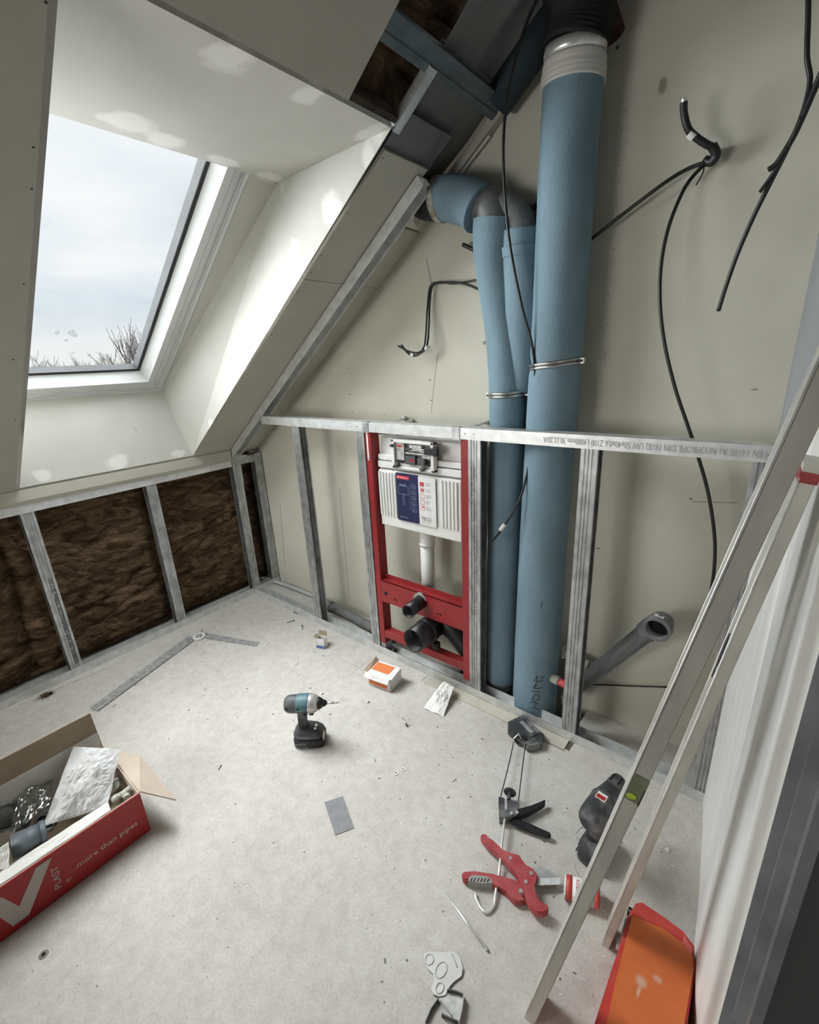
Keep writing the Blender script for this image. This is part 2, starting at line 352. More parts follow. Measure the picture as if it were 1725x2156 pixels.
# sheet-metal section: 2-D polyline extruded from A to B; ua, ub are the section axes
def sheet(mb, sec, A, B, ua, ub, th=.0012, m=None):
    A = Vector(A); B = Vector(B); ua = Vector(ua); ub = Vector(ub); k = mb.mi(m); n = len(sec)
    P = [Vector((p[0], p[1])) for p in sec]; nrm = []
    for i in range(n):
        a = P[max(i-1, 0)]; c = P[min(i+1, n-1)]; d = (c-a).normalized(); nrm.append(Vector((-d.y, d.x)))
    o = P; q = [P[i]+nrm[i]*th for i in range(n)]; loop = o+q[::-1]
    ra = [mb.b.verts.new(A+ua*p.x+ub*p.y) for p in loop]; rb = [mb.b.verts.new(B+ua*p.x+ub*p.y) for p in loop]; N = len(loop)
    for i in range(N):
        f = mb.b.faces.new((ra[i], rb[i], rb[(i+1) % N], ra[(i+1) % N])); f.material_index = k
    for i in range(n-1):
        for rr in (ra, rb):
            f = mb.b.faces.new((rr[i], rr[i+1], rr[N-2-i], rr[N-1-i])); f.material_index = k
def ribs(a, b, base, dirv, n=3, d=.003):
    """ribbed straight run from a to b along one axis at depth base: list of (run, depth)"""
    pts = [(a, base)]; L_ = b-a
    for i in range(n):
        c = a+L_*(.28+.44*i/(n-1)) if n > 1 else (a+b)/2; wd = abs(L_)*.055*(1 if L_ > 0 else -1)
        pts += [(c-wd*1.2, base), (c-wd*.6, base+dirv*d), (c+wd*.6, base+dirv*d), (c+wd*1.2, base)]
    pts.append((b, base)); return pts
def cw_stud(name, label, A, B, ua, ub, group='galvanised wall studs', w_=.048, dep=.048, flip=False):
    """C stud: ribbed front flange at depth 0 running 0..w_ along ua, web at run 0 (far from opening), back flange at depth dep."""
    sec = [(w_, .007)]+[(x, y) for x, y in ribs(w_, 0, 0, 1)]
    sec += [(y, x) for x, y in ribs(0, dep, 0, 1, 2)]
    sec += [(x, y) for x, y in ribs(0, w_, dep, -1)]+[(w_, dep-.007)]
    if flip: sec = [(w_-x, y) for x, y in sec]
    mb = MB(); sheet(mb, sec, A, B, ua, ub)
    o = mb.build(name, m_steel); tag(o, label, 'metal stud', group); return o

# ================================================================== SETTING
HOLE = (.80, 1.335, .058, .2)
WR = lambda y: 1.767-.089*y
fb = MB()
fb.box((-.9, -3.2, -.02), (2.3, .055, 0)); fb.box((-.9, .055, -.02), (HOLE[0], .3, 0)); fb.box((HOLE[1], .055, -.02), (2.0, .3, 0))
struct('floor', fb, m_floor)
# shaft under the pipes, its darkness put in as black walls
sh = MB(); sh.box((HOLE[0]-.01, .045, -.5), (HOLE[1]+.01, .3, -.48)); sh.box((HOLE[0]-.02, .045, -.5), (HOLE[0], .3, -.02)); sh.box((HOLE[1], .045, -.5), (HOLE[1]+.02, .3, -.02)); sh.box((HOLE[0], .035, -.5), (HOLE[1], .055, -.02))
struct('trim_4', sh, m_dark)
wb = MB(); wb.prism([(-.95, .2, -.5), (2.3, .2, -.5), (2.3, .2, TS*2.3+1.5), (-.95, .2, 1.5-TS*.95)], (0, .03, 0)); struct('wall_back', wb, m_wall)
# screw marks on the back wall
marks = MB()
def mark(px, py, y=.2, a=.004, b=.0015):
    p = AY(px, py, y); an = random.uniform(-.5, .5); dx = Vector((math.cos(an), 0, math.sin(an)))*a; dz = Vector((-math.sin(an), 0, math.cos(an)))*b
    marks.prism([p-dx-dz, p+dx-dz, p+dx+dz, p-dx+dz], (0, -.0008, 0))
for i in range(46):
    z = .1+i*.041; marks.b.verts.ensure_lookup_table()
    for xx in (1.275,):
        p = Vector((xx+random.uniform(-.004, .004)+.012, .2, z)); q = Vector((random.uniform(.003, .006), 0, random.uniform(.001, .004)))
        marks.prism([p, p+q, p+q+Vector((0, 0, .0014)), p+Vector((0, 0, .0014))], (0, -.0006, 0))
for i in range(9):
    for (x0, s) in ((.35, .12), (-.42, .11)):
        p = Vector((x0+random.uniform(-.003, .003), .2, .15+i*s)); marks.prism([p, p+Vector((.003, 0, .001)), p+Vector((.004, 0, .006)), p+Vector((.001, 0, .005))], (0, -.0006, 0))
for q in [(735, 775), (737, 830), (742, 868), (1455, 1050), (1260, 1155), (1560, 1530), (905, 730), (906, 800), (908, 843)]: mark(*q)
struct('trim_5', marks, m_ink)
seam = MB()
def seamline(p0, p1, wd=.0008):
    a = AY(*p0, .2); b = AY(*p1, .2); d = (b-a).normalized(); n = Vector((-d.z, 0, d.x))*wd; seam.prism([a-n, b-n, b+n, a+n], (0, -.0005, 0))
seamline((922, 745), (908, 870), .0006); seamline((715, 1030), (735, 1250)); seamline((590, 1060), (600, 1190)); seamline((898, 545), (909, 598), .0009); seamline((1458, 1056), (1553, 1059), .0006)
struct('trim_6', seam, m_ink)
# knee wall: dark boarding far behind the wool
kb = MB(); kb.box((-.95, -3.2, -.02), (-.93, .3, .95)); struct('wall_left', kb, m_wood)
rb_ = MB(); rb_.box((-.95, -3.2, -.02), (2.3, -3.17, 3.3)); struct('wall_rear', rb_, m_board)

# slope boards (12.5 mm plasterboard), each its own structure piece
def slab(name, pts, k=1.37, th=.0125, m=None):
    mb = MB(); mb.prism([slope(x, y, k) for x, y in pts], SN*th); return struct(name, mb, m or m_board)
YL, YR, XB, XT = -.952, -.200, -.636, .800
slab('ceiling', [(-.70, -3.17), (-.70, YL), (XT, YL), (XT, -3.17)])
slab('ceiling_board', [(-.70, YL), (-.70, YR-.018), (XB, YR-.018), (XB, YL)])
slab('ceiling_board', [(-.70, YR-.018), (-.70, .2), (.3595, .2), (.3595, YR+.015), (XB, YR-.018)])
slab('ceiling_board', [(.3605, YR+.0155), (.3605, .2), (.585, .2), (.585, .032), (.753, .032), (.753, YR+.03)], k=1.371)
slab('ceiling_board', [(XT+.008, -3.17), (XT+.008, -.362), (2.45, -.355), (2.45, -3.17)])
_b = MB(); _b.prism([(-.668, -3.17, .8395), (-.662, -3.17, .908), (-.650, -3.17, .916), (-.640, -3.17, .905), (-.640, -3.17, .862), (-.648, -3.17, .8445)], (0, 3.165, 0)); struct('ceiling_board', _b, m_board)
# outer roof deck above everything except the window
rd = MB()
def rdp(x0, x1, y0, y1, k=1.80, th=.03): rd.prism([slope(x0, y0, k), slope(x1, y0, k), slope(x1, y1, k), slope(x0, y1, k)], SN*th)
rdp(-1.3, -.62, -3.3, .35); rdp(.42, 2.6, -3.3, .35); rdp(-.62, .42, -3.3, -1.12); rdp(-.62, .42, -.33, .35)
struct('roof_deck', rd, m_wood)
# screw heads on the slope boards
scr = MB()
for q in [(97, 5), (70, 310), (67, 398), (50, 598), (28, 757), (32, 885), (38, 1025), (731, 448), (677, 538), (656, 573), (627, 614), (572, 705), (520, 788), (807, 333), (452, 940), (475, 905)]:
    p = AS(*q, 1.369); u = SD*.0022; v = Vector((0, .0022, 0)); scr.prism([p+u*math.cos(a)+v*math.sin(a) for a in [i*math.pi/4 for i in range(8)]], -SN*.0006)
struct('trim_7', scr, m_ink)

# ---------------- window
win = thing('window_1', None, None, slope(-.16, -.64, 1.71)); win['kind'] = 'structure'
# window-plane frame: s along the slope (from bottom), y, depth along SN
KW = 1.71
def wp(s, y, d=0): 
    b0 = slope(-.637, 0, KW); p = b0+SD*s; return Vector((p.x, y, p.z))+SN*d
SREV = (.305+.637)/SD.x; SLEN = SREV+.22; WY0 = -1.13
def ring(mb, o0, o1, d0, d1, m=None):
    """sloping picture-frame ring between inset o0 (depth d0) and inset o1 (depth d1)"""
    y0, y1 = WY0, -.312; 
    def c(o, d): return [wp(o, y0+o, d), wp(SLEN-o, y0+o, d), wp(SLEN-o, y1-o, d), wp(o, y1-o, d)]
    a = c(o0, d0); b = c(o1, d1)
    for i in range(4): mb.poly([a[i], a[(i+1) % 4], b[(i+1) % 4], b[i]], m)
f1 = MB(); ring(f1, 0, .003, .0, -.004); ring(f1, .003, .016, -.004, -.004); ring(f1, .016, .019, -.004, .006); ring(f1, .019, .046, .006, .004); ring(f1, .046, .05, .004, .02); ring(f1, 0, 0.0001, 0, .05)
f1.build('window_frame', m_frame, win, thick=0)
f2 = MB(); ring(f2, .048, .050, .03, .0); ring(f2, .050, .078, .0, -.002); ring(f2, .078, .083, -.002, .008); ring(f2, .083, .112, .008, .052); 
f2.build('sash', m_frame, win)
f3 = MB(); ring(f3, .104, .111, .040, .046); f3.build('gasket', m_ink, win, 'black rubber seal'); f3 = MB(); ring(f3, .111, .120, .046, .040); ring(f3, .120, .133, .040, .058); f3.build('glazing_bead', mat('grey_glazing_bead', (.20, .205, .215), .5, var=.06), win)
f3 = MB(); ring(f3, .0455, .0495, .0035, .0035); ring(f3, .0165, .0185, -.0045, -.0045); f3.build('painted_groove_shade', m_inkg, win)  # flat grey rings paint in the shade of the frame grooves
gl = MB(); o_ = .125; gl.prism([wp(o_, WY0+o_, .055), wp(SLEN-o_, WY0+o_, .055), wp(SLEN-o_, -.312-o_, .055), wp(o_, -.312-o_, .055)], SN*.004)
gl.build('pane', m_glass, win)
dr = MB()
for (px, py, r) in [(150, 700, .017), (158, 706, .012), (139, 716, .010), (153, 743, .010), (120, 700, .012), (188, 748, .009)]:
    d = ray(px, py); P0 = wp(.3, -.5, .0545); t_ = (P0-CAM).dot(SN)/d.dot(SN); p = CAM+d*t_
    pts = [p+SD*(r*math.cos(a)*(1+.2*math.sin(3*a)))+Vector((0, r*math.sin(a)*.8, 0)) for a in [i*math.pi/8 for i in range(16)]]; dr.prism(pts, -SN*.0008)
dr.split('dried_water_spot', glass_mat('water_spot', (.90, .91, .92), .05), win)
# reveals: boards between slope and window frame
rv = MB(); 
tf0 = slope(XT, YL); tf1 = slope(XT+.0, YR+.006)
rv.prism([tf0, tf1, Vector((.30, YR-.003, 1.925)), Vector((.303, -.312, 1.925)), Vector((.303, WY0, 1.925))], (0, 0, .0125)); rv.build('window_reveal', m_reveal, win)
rv = MB(); bA = wp(0, WY0, 0); bB = wp(0, -.312, 0)
rv.prism([slope(XB, YL), slope(XB, YR-.02), bB, bA], (-.0125, 0, 0)); rv.build('window_reveal', m_reveal, win)
rv = MB()
rv.poly([slope(XB, YR-.02), slope(XT, YR+.006), Vector((.30, YR-.003, 1.925)), bB]); rv.poly([Vector((.30, YR-.003, 1.925)), wp(SREV, -.312, 0), bB])
rv.build('window_reveal', m_reveal, win, thick=.004)
rv = MB(); rv.prism([slope(XB, YL), slope(XT, YL), wp(SREV, WY0, 0), bA], (0, -.0125, 0)); rv.build('window_reveal', m_reveal, win)
# unseen light-blocking pieces added behind the frame so no light leaks round the window
cl = MB(); cl.prism([wp(-.2, -1.4, .10), wp(SLEN+.2, -1.4, .10), wp(SLEN+.2, WY0+.02, .10), wp(-.2, WY0+.02, .10)], SN*.02); cl.prism([wp(-.2, -.33, .10), wp(SLEN+.2, -.33, .10), wp(SLEN+.2, -.1, .10), wp(-.2, -.1, .10)], SN*.02)
cl.prism([wp(-.2, WY0, .10), wp(.03, WY0, .10), wp(.03, -.33, .10), wp(-.2, -.33, .10)], SN*.02); cl.prism([wp(SLEN-.03, WY0, .10), wp(SLEN+.2, WY0, .10), wp(SLEN+.2, -.33, .10), wp(SLEN-.03, -.33, .10)], SN*.02)
cl.build('light_blocker', m_dark, win)
mk = MB(); p = AX(282, 900, -.6355); mk.prism([p, p+Vector((0, .004, 0)), p+Vector((0, .010, -.022)), p+Vector((0, .006, -.022))], (.0008, 0, 0)); mk.build('scuff', m_inkg, win)

# ---------------- bare trees outside
def tree(label, base, h, seed, spread=.5, lean=(0, 0)):
    rnd = random.Random(seed); mb = MB()
    def br(p, d, l, r, lv):
        q = p+d*l; mid = p+d*l*.5+Vector((rnd.uniform(-1, 1), rnd.uniform(-1, 1), 0))*l*.04
        mb.tube([p, mid, q], [r, r*.85, r*.7], 4, cap=False)
        if lv == 0: return
        for _ in range(rnd.choice((3, 4, 4))):
            dd = (d+Vector((rnd.uniform(-1, 1), rnd.uniform(-1, 1), rnd.uniform(-.1, .7)))*spread*1.35).normalized()
            br(p+d*l*rnd.uniform(.45, 1), dd, l*rnd.uniform(.55, .78), r*.58, lv-1)
    br(Vector(base), Vector((lean[0], lean[1], 1)).normalized(), h*.42, h*.014, 4)
    o = mb.build('bare_tree', m_tree); tag(o, label, 'tree', 'bare trees outside the roof window'); return o
m_tree = mat('bare_bark', (.026, .022, .021), .9, var=.15, col2=(.042, .037, .035))
def far(px, py, D):
    d = ray(px, py); d = d/ math.hypot(d.x, d.y); return CAM+d*D
for (px, top, D, sd_, spd, lab) in [(92, 716, 36, 1, .6, 'bare winter tree at the left edge of the roof window view'), (135, 738, 47, 2, .6, 'low bare tree between the left tree and the middle of the window view'),
        (175, 750, 58, 3, .6, 'lowest bare tree in the middle of the roof window view'), (225, 738, 68, 4, .6, 'spreading bare tree right of the middle of the window view'),
        (258, 716, 40, 5, .6, 'broad reddish bare tree near the right frame of the window view'), (294, 705, 52, 8, .55, 'bare tree half hidden by the right side of the window frame'),
        (312, 668, 28, 6, .20, 'slender bare tree with the tallest upright twigs by the window frame')]:
    b_ = far(px, 790, D); tp = far(px, top, D); gz = CAM.z-6.0; tree(lab, (b_.x, b_.y, gz), (tp.z-gz)*1.0, sd_, spd)
hd = MB(); cN = Vector((CAM.x, CAM.y, 0))
pts = [far(px, 789-3-3*math.sin(px*.11), 60) for px in range(-100, 460, 10)]
for i in range(len(pts)-1):
    a, b_ = pts[i], pts[i+1]; out_ = (a-CAM); out_.z = 0; out_.normalize(); hd.prism([Vector((a.x, a.y, -6)), Vector((b_.x, b_.y, -6)), b_, a], out_*2)
tag(hd.build('distant_hedge', mat('hazy_hedge', (.030, .033, .034), .9, var=.2, scale=1)), 'low grey hedge line on the horizon under the bare trees', 'hedge')

# ---------------- right wall / white door jamb
wr = MB()
def wrq(y0, y1, z0, z1, m, t=.02): wr.prism([(WR(y0), y0, z0), (WR(y1), y1, z0), (WR(y1), y1, z1), (WR(y0), y0, z1)], (t, 0, 0), m)
wrq(.2, .0, 0, 3.2, m_wallgrey); wrq(.0, -.80, 1.24, 3.2, m_wallgrey); wrq(0, -.80, -.0, 1.24, m_wallgrey)
struct('wall_right', wr, m_wallgrey)
# moulded white jamb, z 0..1.24
prof = [(.0, .016), (-.02, .014), (-.10, .012), (-.20, .012), (-.30, .011), (-.38, .013), (-.440, .012), (-.452, .002), (-.462, .002), (-.474, .014), (-.53, .016), (-.575, .014), (-.61, .009), (-.64, .008), (-.67, .011), (-.70, .015), (-.76, .016), (-.795, .013), (-.80, 0)]
jm = MB()
pr = spline([(0, y, WR(y)-d) for y, d in prof], 4)
zt = lambda y: .97+.50*min(1, max(0, -y-.15)*4)
for i in range(len(pr)-1):
    a, b_ = pr[i], pr[i+1]; y0, x0, y1, x1 = a.y, a.z, b_.y, b_.z
    f = jm.poly([(x0, y0, 0), (x1, y1, 0), (x1, y1, zt(y1)), (x0, y0, zt(y0))]); f.smooth = True
bmesh.ops.remove_doubles(jm.b, verts=jm.b.verts[:], dist=1e-5)
jm = jm.build('trim_1', m_white); jm['kind'] = 'structure'
gp = MB(); gprof = [(-.80, 0), (-.803, .016), (-.815, .018), (-.822, .006), (-.836, .004), (-.842, .013), (-.856, .015), (-.864, .003), (-.880, .002), (-.885, .010), (-.896, .010), (-.90, 0)]
pr = [(y, WR(y)-d) for y, d in gprof]
for i in range(len(pr)-1):
    (y0, x0), (y1, x1) = pr[i], pr[i+1]; f = gp.poly([(x0, y0, 0), (x1, y1, 0), (x1, y1, 3.2), (x0, y0, 3.2)])
gp = gp.build('trim_2', mat('grey_ribbed_door_seal', (.085, .087, .092), .5, var=.3, scale=12, col2=(.15, .152, .158), bump=.1)); gp['kind'] = 'structure'
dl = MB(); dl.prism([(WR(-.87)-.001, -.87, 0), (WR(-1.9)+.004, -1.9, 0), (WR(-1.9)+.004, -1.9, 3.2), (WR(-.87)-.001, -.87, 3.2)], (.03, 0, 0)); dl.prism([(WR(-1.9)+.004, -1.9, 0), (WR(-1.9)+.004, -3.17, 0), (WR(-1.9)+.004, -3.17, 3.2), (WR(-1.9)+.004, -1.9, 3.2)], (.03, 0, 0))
struct('added_dark_sheet', dl, m_dark)  # black sheets added to stand for the dark beyond the jamb

# ================================================================== METAL FRAMING
H = 1.1085
def track(name, label, A, B, ux, ud, flange=.040, depth=.05, grp='galvanised tracks', mt=None, lip=True):
    """U track from A to B, web in the plane of A-B, ud = flange direction, ux = depth direction"""
    sec = [(0, flange), (0, 0)]+[(x, y) for x, y in ribs(0, depth, 0, 1, 2, .0016)]+[(depth, flange)]
    sec = [p for i, p in enumerate(sec) if i == 0 or (Vector(p)-Vector(sec[i-1])).length > 1e-6]
    mb = MB(); sheet(mb, sec, A, B, ux, ud); o = mb.build(name, mt or m_steelb); return tag(o, label, 'metal track', grp)
tr_b = track('floor_track', 'galvanised floor track under the partition studs and red toilet frame', (-.65, 0, .0005), (WR(0)-.004, 0, .0005), (0, 1, 0), (0, 0, 1))
tr_l = track('floor_track', 'galvanised floor track below the brown insulated knee wall', (-.653, -3.0, .0005), (-.653, .195, .0005), (-1, 0, 0), (0, 0, 1))
tr_t = track('top_rail', 'long galvanised top rail with faint upside-down print over the partition studs', (-.31, 0, H), (WR(0)-.006, 0, H), (0, 1, 0), (0, 0, -1))
tr_k = track('top_rail', 'galvanised top rail of the knee wall under the slope', (-.653, -3.0, .838), (-.653, -.005, .852), (-1, 0, 0), (0, 0, -1))
tr_s = track('slope_track', 'galvanised track screwed diagonally up the sloping ceiling', slope(-.70, .0, 1.367), slope(.735, .0, 1.367), (0, 1, 0), -SN, grp='galvanised tracks')
tr_k2 = track('top_rail', 'short galvanised rail piece in the corner behind the corner stud', (-.66, .053, .853), (-.66, .145, .853), (-1, 0, 0), (0, 0, -1), mt=m_steel)
# rail print (upside down, read from above) and crimp clips
text('H EN 14195 A1 NEOPROFIL DIN 18182 UW 50x40x0,6 Z100 L4000mm 30.12.20/A', .026, (WR(0)-.02, -.0008, H-.012), (-1, 0, 0), (0, 0, -1), m_inkg, tr_t, off=.0003, sx=.62)
for x in (.425, .865):
    c = MB(); c.box((x-.016, -.0025, H-.043), (x+.016, -.0005, H-.002)); c.box((x-.016, -.0025, H+.0012), (x+.016, .015, H+.0025)); c.build('crimp_clip', m_steel, tr_t)
rv_ = MB()
for x in (.345, .375, .90, .935, -.28):
    rv_.tube([(x, -.0035, H-.02), (x, 0, H-.02)], [.0028, .0034], 8)
rv_.split('rivet', m_chrome, tr_t)
# partition studs
def pstud(x0, label, z0=.002, z1=H-.003, w_=.048):
    return cw_stud('metal_stud', label, (x0, .0016, z0), (x0, .0016, z1), (1, 0, 0), (0, 1, 0), w_=w_)
pstud(-.067, 'ribbed stud standing alone between the corner and the toilet frame')
s3 = pstud(.362, 'ribbed stud tight against the left side of the red toilet frame')
s4 = pstud(.9145, 'bright stud with black printed lettering right of the red toilet frame')
s5 = pstud(1.304, 'ribbed stud standing right of the two blue pipes')
s6 = pstud(1.715, 'last stud at the right end of the partition by the white jamb', w_=.046)
text('CE EN 14195 A1 NEOPROFIL DIN 18182 CW50x50x0.6 Z100 L3000mm - 28.12.2021', .027, (.9225, .0014, .975), (0, 0, -1), (1, 0, 0), m_ink, s4, off=.0004, sx=.62, bold=.0004)
# knee-wall studs: flange plane x=-.6546, running along y, open towards -y
def kstud(y0, label, z1=.835, z0=.002, x=-.6546, w_=.048, g='galvanised wall studs'):
    return cw_stud('metal_stud', label, (x, y0, z0), (x, y0, z1), (0, 1, 0), (-1, 0, 0), flip=True, w_=w_)
k1 = kstud(-.975, 'knee-wall stud with black printed lettering, left of the two in front of the wool')
kstud(-.473, 'plain ribbed knee-wall stud in the middle of the brown wool'); kstud(-1.60, 'knee-wall stud left of the lettered one, outside the picture edge')
kstud(.002, 'knee-wall stud at the corner where the two frames meet', z1=.86)
kstud(.146, 'knee-wall stud set back in the corner against the rear wall', z1=.86)
e1 = cw_stud('metal_stud', 'short ribbed stud offcut sleeved over the top of the corner stud', (-.6525, .000, .70), (-.6525, .000, .895), (0, 1, 0), (-1, 0, 0), flip=True, w_=.052)
text('NEOPROFIL DIN 18182 CW50x50x0.6 Z100 L3000mm  28.12.2021', .024, (-.6542, -.937, .06), (0, 0, 1), (0, -1, 0), m_ink, k1, off=.0005, sx=.66, bold=.0003)
for y in (-.95, -.45): 
    c = MB(); c.tube([(-.6525, y, .818), (-.6495, y, .818)], [.0034, .0028], 8); c.build('rivet', m_chrome, tr_k)
# board strip in front of the floor track
stp = MB(); stp.box((.715, -.052, 0), (1.335, -.001, .004)); o = stp.build('board_strip', m_strip); tag(o, 'narrow pale board strip lying along the partition floor track', 'board strip')

# ================================================================== MINERAL WOOL
def batt(label, y0, y1, z0=.02, z1=.86, seed=0, x=-.735, amp=.05):
    def fn(u, v):
        y = y0+(y1-y0)*u; z = z0+(z1-z0)*v
        p = Vector((y*3.2+seed, z*4.4+y*1.2, seed)); q = Vector((y*10+seed, z*15+y*5, seed+3))
        n = noise.noise(p)*.6+abs(noise.noise(q))*-.42+noise.noise(q*2.7)*.16+noise.noise(q*6)*.06
        fold = -.35*max(0, 1-abs(z-(.30+.32*(y+.7)+.05*noise.noise(Vector((y*6, 0, seed)))))*34)-.3*max(0, 1-abs(z-(.12+.42*(y+.9)+.06*noise.noise(Vector((y*5, 4, seed)))))*34)-.25*max(0, 1-abs(z-(.58+.2*(y+.6)+.06*noise.noise(Vector((y*5, 9, seed)))))*30)
        ed = min(1, min(u, 1-u)*12)*min(1, min(v, 1-v)*16)
        return (x-.05*(1-ed)+amp*(n+fold)*(.4+.6*ed)-.01, y, z)
    mb = MB(); mb.grid(fn, 150, 170); o = mb.build('insulation_batt', m_wool, thick=.03); return tag(o, label, 'insulation', 'brown mineral wool batts')
batt('brown mineral wool batt left of the lettered knee-wall stud', -1.75, -1.065, seed=4)
batt('crumpled brown mineral wool batt between the two front knee-wall studs', -1.06, -.455, seed=0)
batt('darker brown mineral wool batt between the middle stud and the corner', -.45, .19, seed=9)
# roof wool above the open patch of ceiling
def rbatt(label, x0, x1, y0, y1, k, seed):
    def fn(u, v):
        x = x0+(x1-x0)*u; y = y0+(y1-y0)*v; n = noise.noise(Vector((x*7, y*7, seed)))+.5*noise.noise(Vector((x*20, y*18, seed)))
        return slope(x, y, k)+SN*(.03*n)
    mb = MB(); mb.grid(fn, 50, 40); o = mb.build('insulation_batt', m_wool, thick=.02); return tag(o, label, 'insulation', 'brown mineral wool batts')
rbatt('brown roof wool showing below the steel cross profile in the open ceiling', .72, .93, -.46, .0, 1.48, 2)
rbatt('brown roof wool showing above the steel cross profile in the open ceiling', .93, 1.45, -.46, -.02, 1.48, 7)
# rafters, cross profile, foil
rf = MB(); rf.prism([slope(.5, .0, 1.53), slope(1.02, .0, 1.53), slope(1.02, .06, 1.53), slope(.5, .06, 1.53)], SN*.16); tag(rf.build('rafter', m_wood), 'dark rafter behind the foil in the open ceiling', 'rafter')
hdp = MB(); hdp.prism([slope(XT-.001, -.44, 1.385), slope(XT+.012, -.44, 1.385), slope(XT+.012, -.175, 1.385), slope(XT-.001, -.175, 1.385)], SN*.10); tag(hdp.build('header_batten', m_wood), 'dark batten above the window reveal edge in the open ceiling', 'batten')
cp = MB(); sheet(cp, [(0, .027), (0, 0), (.02, 0), (.022, .003), (.038, .003), (.04, 0), (.06, 0), (.06, .027)], slope(.905, -.55, 1.385), slope(.905, .19, 1.385), SD, SN)
tag(cp.build('ceiling_profile', m_bluesteel), 'bluish steel profile crossing the open patch of ceiling', 'metal profile', 'open ceiling profiles')
cp = MB(); sheet(cp, [(0, .025), (0, 0), (.028, 0), (.028, .025)], slope(.79, -.178, 1.376), slope(.925, -.178, 1.376), (0, 1, 0), SN)
tag(cp.build('ceiling_profile', m_steelb), 'short shiny steel profile meeting the bluish one near the window corner', 'metal profile', 'open ceiling profiles')
def foil(name, label, x0, x1, y0, y1, k, seed, amp=.02, m=None, skew=0):
    def fn(u, v):
        x = x0+(x1-x0)*u; y = y0+(y1-y0)*v+skew*(u)
        n = noise.noise(Vector((x*3, y*9, seed)))+.3*noise.noise(Vector((x*12, y*22, seed)))
        return slope(x, y, k)+SN*amp*n
    mb = MB(); mb.grid(fn, 40, 40); o = mb.build(name, m or m_foil, thick=.001); return tag(o, label, 'foil', 'grey vapour foil sheets')
foil('vapour_foil', 'grey vapour foil sagging between the ceiling board end and the bluish profile', .56, .945, -.155, .17, 1.42, 1, .012)
foil('vapour_foil', 'grey wrinkled vapour foil hanging above the bluish profile beside the black duct', .925, 1.75, -.150, .135, 1.415, 5, .022, skew=-.02)
foil('vapour_foil', 'crumpled grey foil scrap at the end of the sloping ceiling board', .735, .83, -.165, .06, 1.388, 8, .006)
for k_, (a, b_, c_) in enumerate([((1155, 118), (925, 300), 1.0), ((1030, 283), (950, 388), 1.0)]):
    A_ = AY(*a, .192); B_ = AY(*b_, .192); d = (B_-A_); n = Vector((-d.z, 0, d.x)).normalized()*(.012 if k_ else .006)
    mb = MB(); mb.prism([A_, B_, B_+n, A_+n], (0, -.004 if not k_ else -.01, 0)); tag(mb.build('edge_strip', m_steel if k_ == 0 else m_tape), ['thin grey steel edge strip along the slope above the blue elbow', 'short pale edge strip on the slope just above the blue elbow'][k_], 'edge strip')
bt = MB(); A_ = slope(.60, .168, 1.372); B_ = slope(1.40, .168, 1.372); bt.prism([A_, B_, B_+Vector((0, .03, 0)), A_+Vector((0, .03, 0))], SN*.03); tag(bt.build('wall_plate_strip', m_board), 'pale board strip where the slope meets the pipe wall', 'board strip')

# ================================================================== PIPES
def clampring(parent, c, r, ax, lug, both=True):
    """steel clamp ring"""
    ax = Vector(ax).normalized(); u = ax.cross(Vector((0, 1, 0))).normalized(); v = ax.cross(u)
    mb = MB(); pts = [c+(u*math.cos(a)+v*math.sin(a))*(r+.004) for a in [i*2*math.pi/32 for i in range(33)]]
    for (oz, rr) in ((.004, .0045), (-.004, .0045)): mb.tube([p+ax*oz*1.3 for p in pts], rr*1.15, 8, cap=False)
    mb.build('clamp_band', m_clamp, parent)
    mb = MB()
    for s in ((1, -1) if both else (1,)):
        p = c+u*s*(r+.013); mb.box(p-Vector((.008, .010, .009)), p+Vector((.008, .006, .009)), bev=.0015)
    mb.split('clamp_lug', m_steelb, parent)
    mb = MB()
    for s in ((1, -1) if both else (1,)):
        p = c+u*s*(r+.013); mb.tube([p+Vector((0, -.015, 0)), p+Vector((0, .0, 0))], .0045, 6)
    mb.split('clamp_screw', m_ink, parent)
def wob(path, r, seed, amp=.0025):
    return [r+amp*noise.noise(Vector((i*.35, seed, 0)))*2 for i in range(len(path))]
# big straight pipe
bp = thing('insulated_pipe', 'big straight blue foam-wrapped soil pipe running up the wall to the roof', 'pipe', (1.155, .112, 0), group='blue insulated pipes')
path = spline([(1.150, .112, -.46), (1.150, .112, 0), (1.154, .112, .6), (1.163, .114, 1.2), (1.169, .115, 1.42), (1.172, .115, 1.8), (1.176, .115, 2.03)], 10)
rr = [.0855-.0075*min(1, max(0, p.z)/1.3) + .0015*noise.noise(Vector((p.z*9, 1, 0))) for p in path]
for i, p in enumerate(path):
    d = abs(p.z-1.305); rr[i] -= .006*max(0, 1-d/.03)
mb = MB(); mb.tube(path, rr, 40); mb.build('foam_sleeve', m_blue, bp)
clampring(bp, Vector((1.166, .115, 1.305)), .072, (-.10, 0, 1), 1)
def wrap(parent, pts, r0, r1, name, m, seed=0, seg=32, amp=.003, label=None):
    mb = MB(); pth = spline(pts, 6); n = len(pth); mb.tube(pth, [r0+(r1-r0)*i/(n-1)+amp*noise.noise(Vector((i*.8, seed, 1))) for i in range(n)], seg); return mb.build(name, m, parent, label)
wrap(bp, [(1.175, .115, 2.006), (1.176, .114, 2.03), (1.178, .112, 2.062)], .0845, .079, 'tape_wrap', m_tape, label='white tape collar')
mb = MB(); mb.tube([Vector((1.178, .112, 2.066)), Vector((1.179, .11, 2.080)), Vector((1.18, .108, 2.094))], [.0775, .079, .076], 32); mb.build('duct_band', m_chrome, bp)
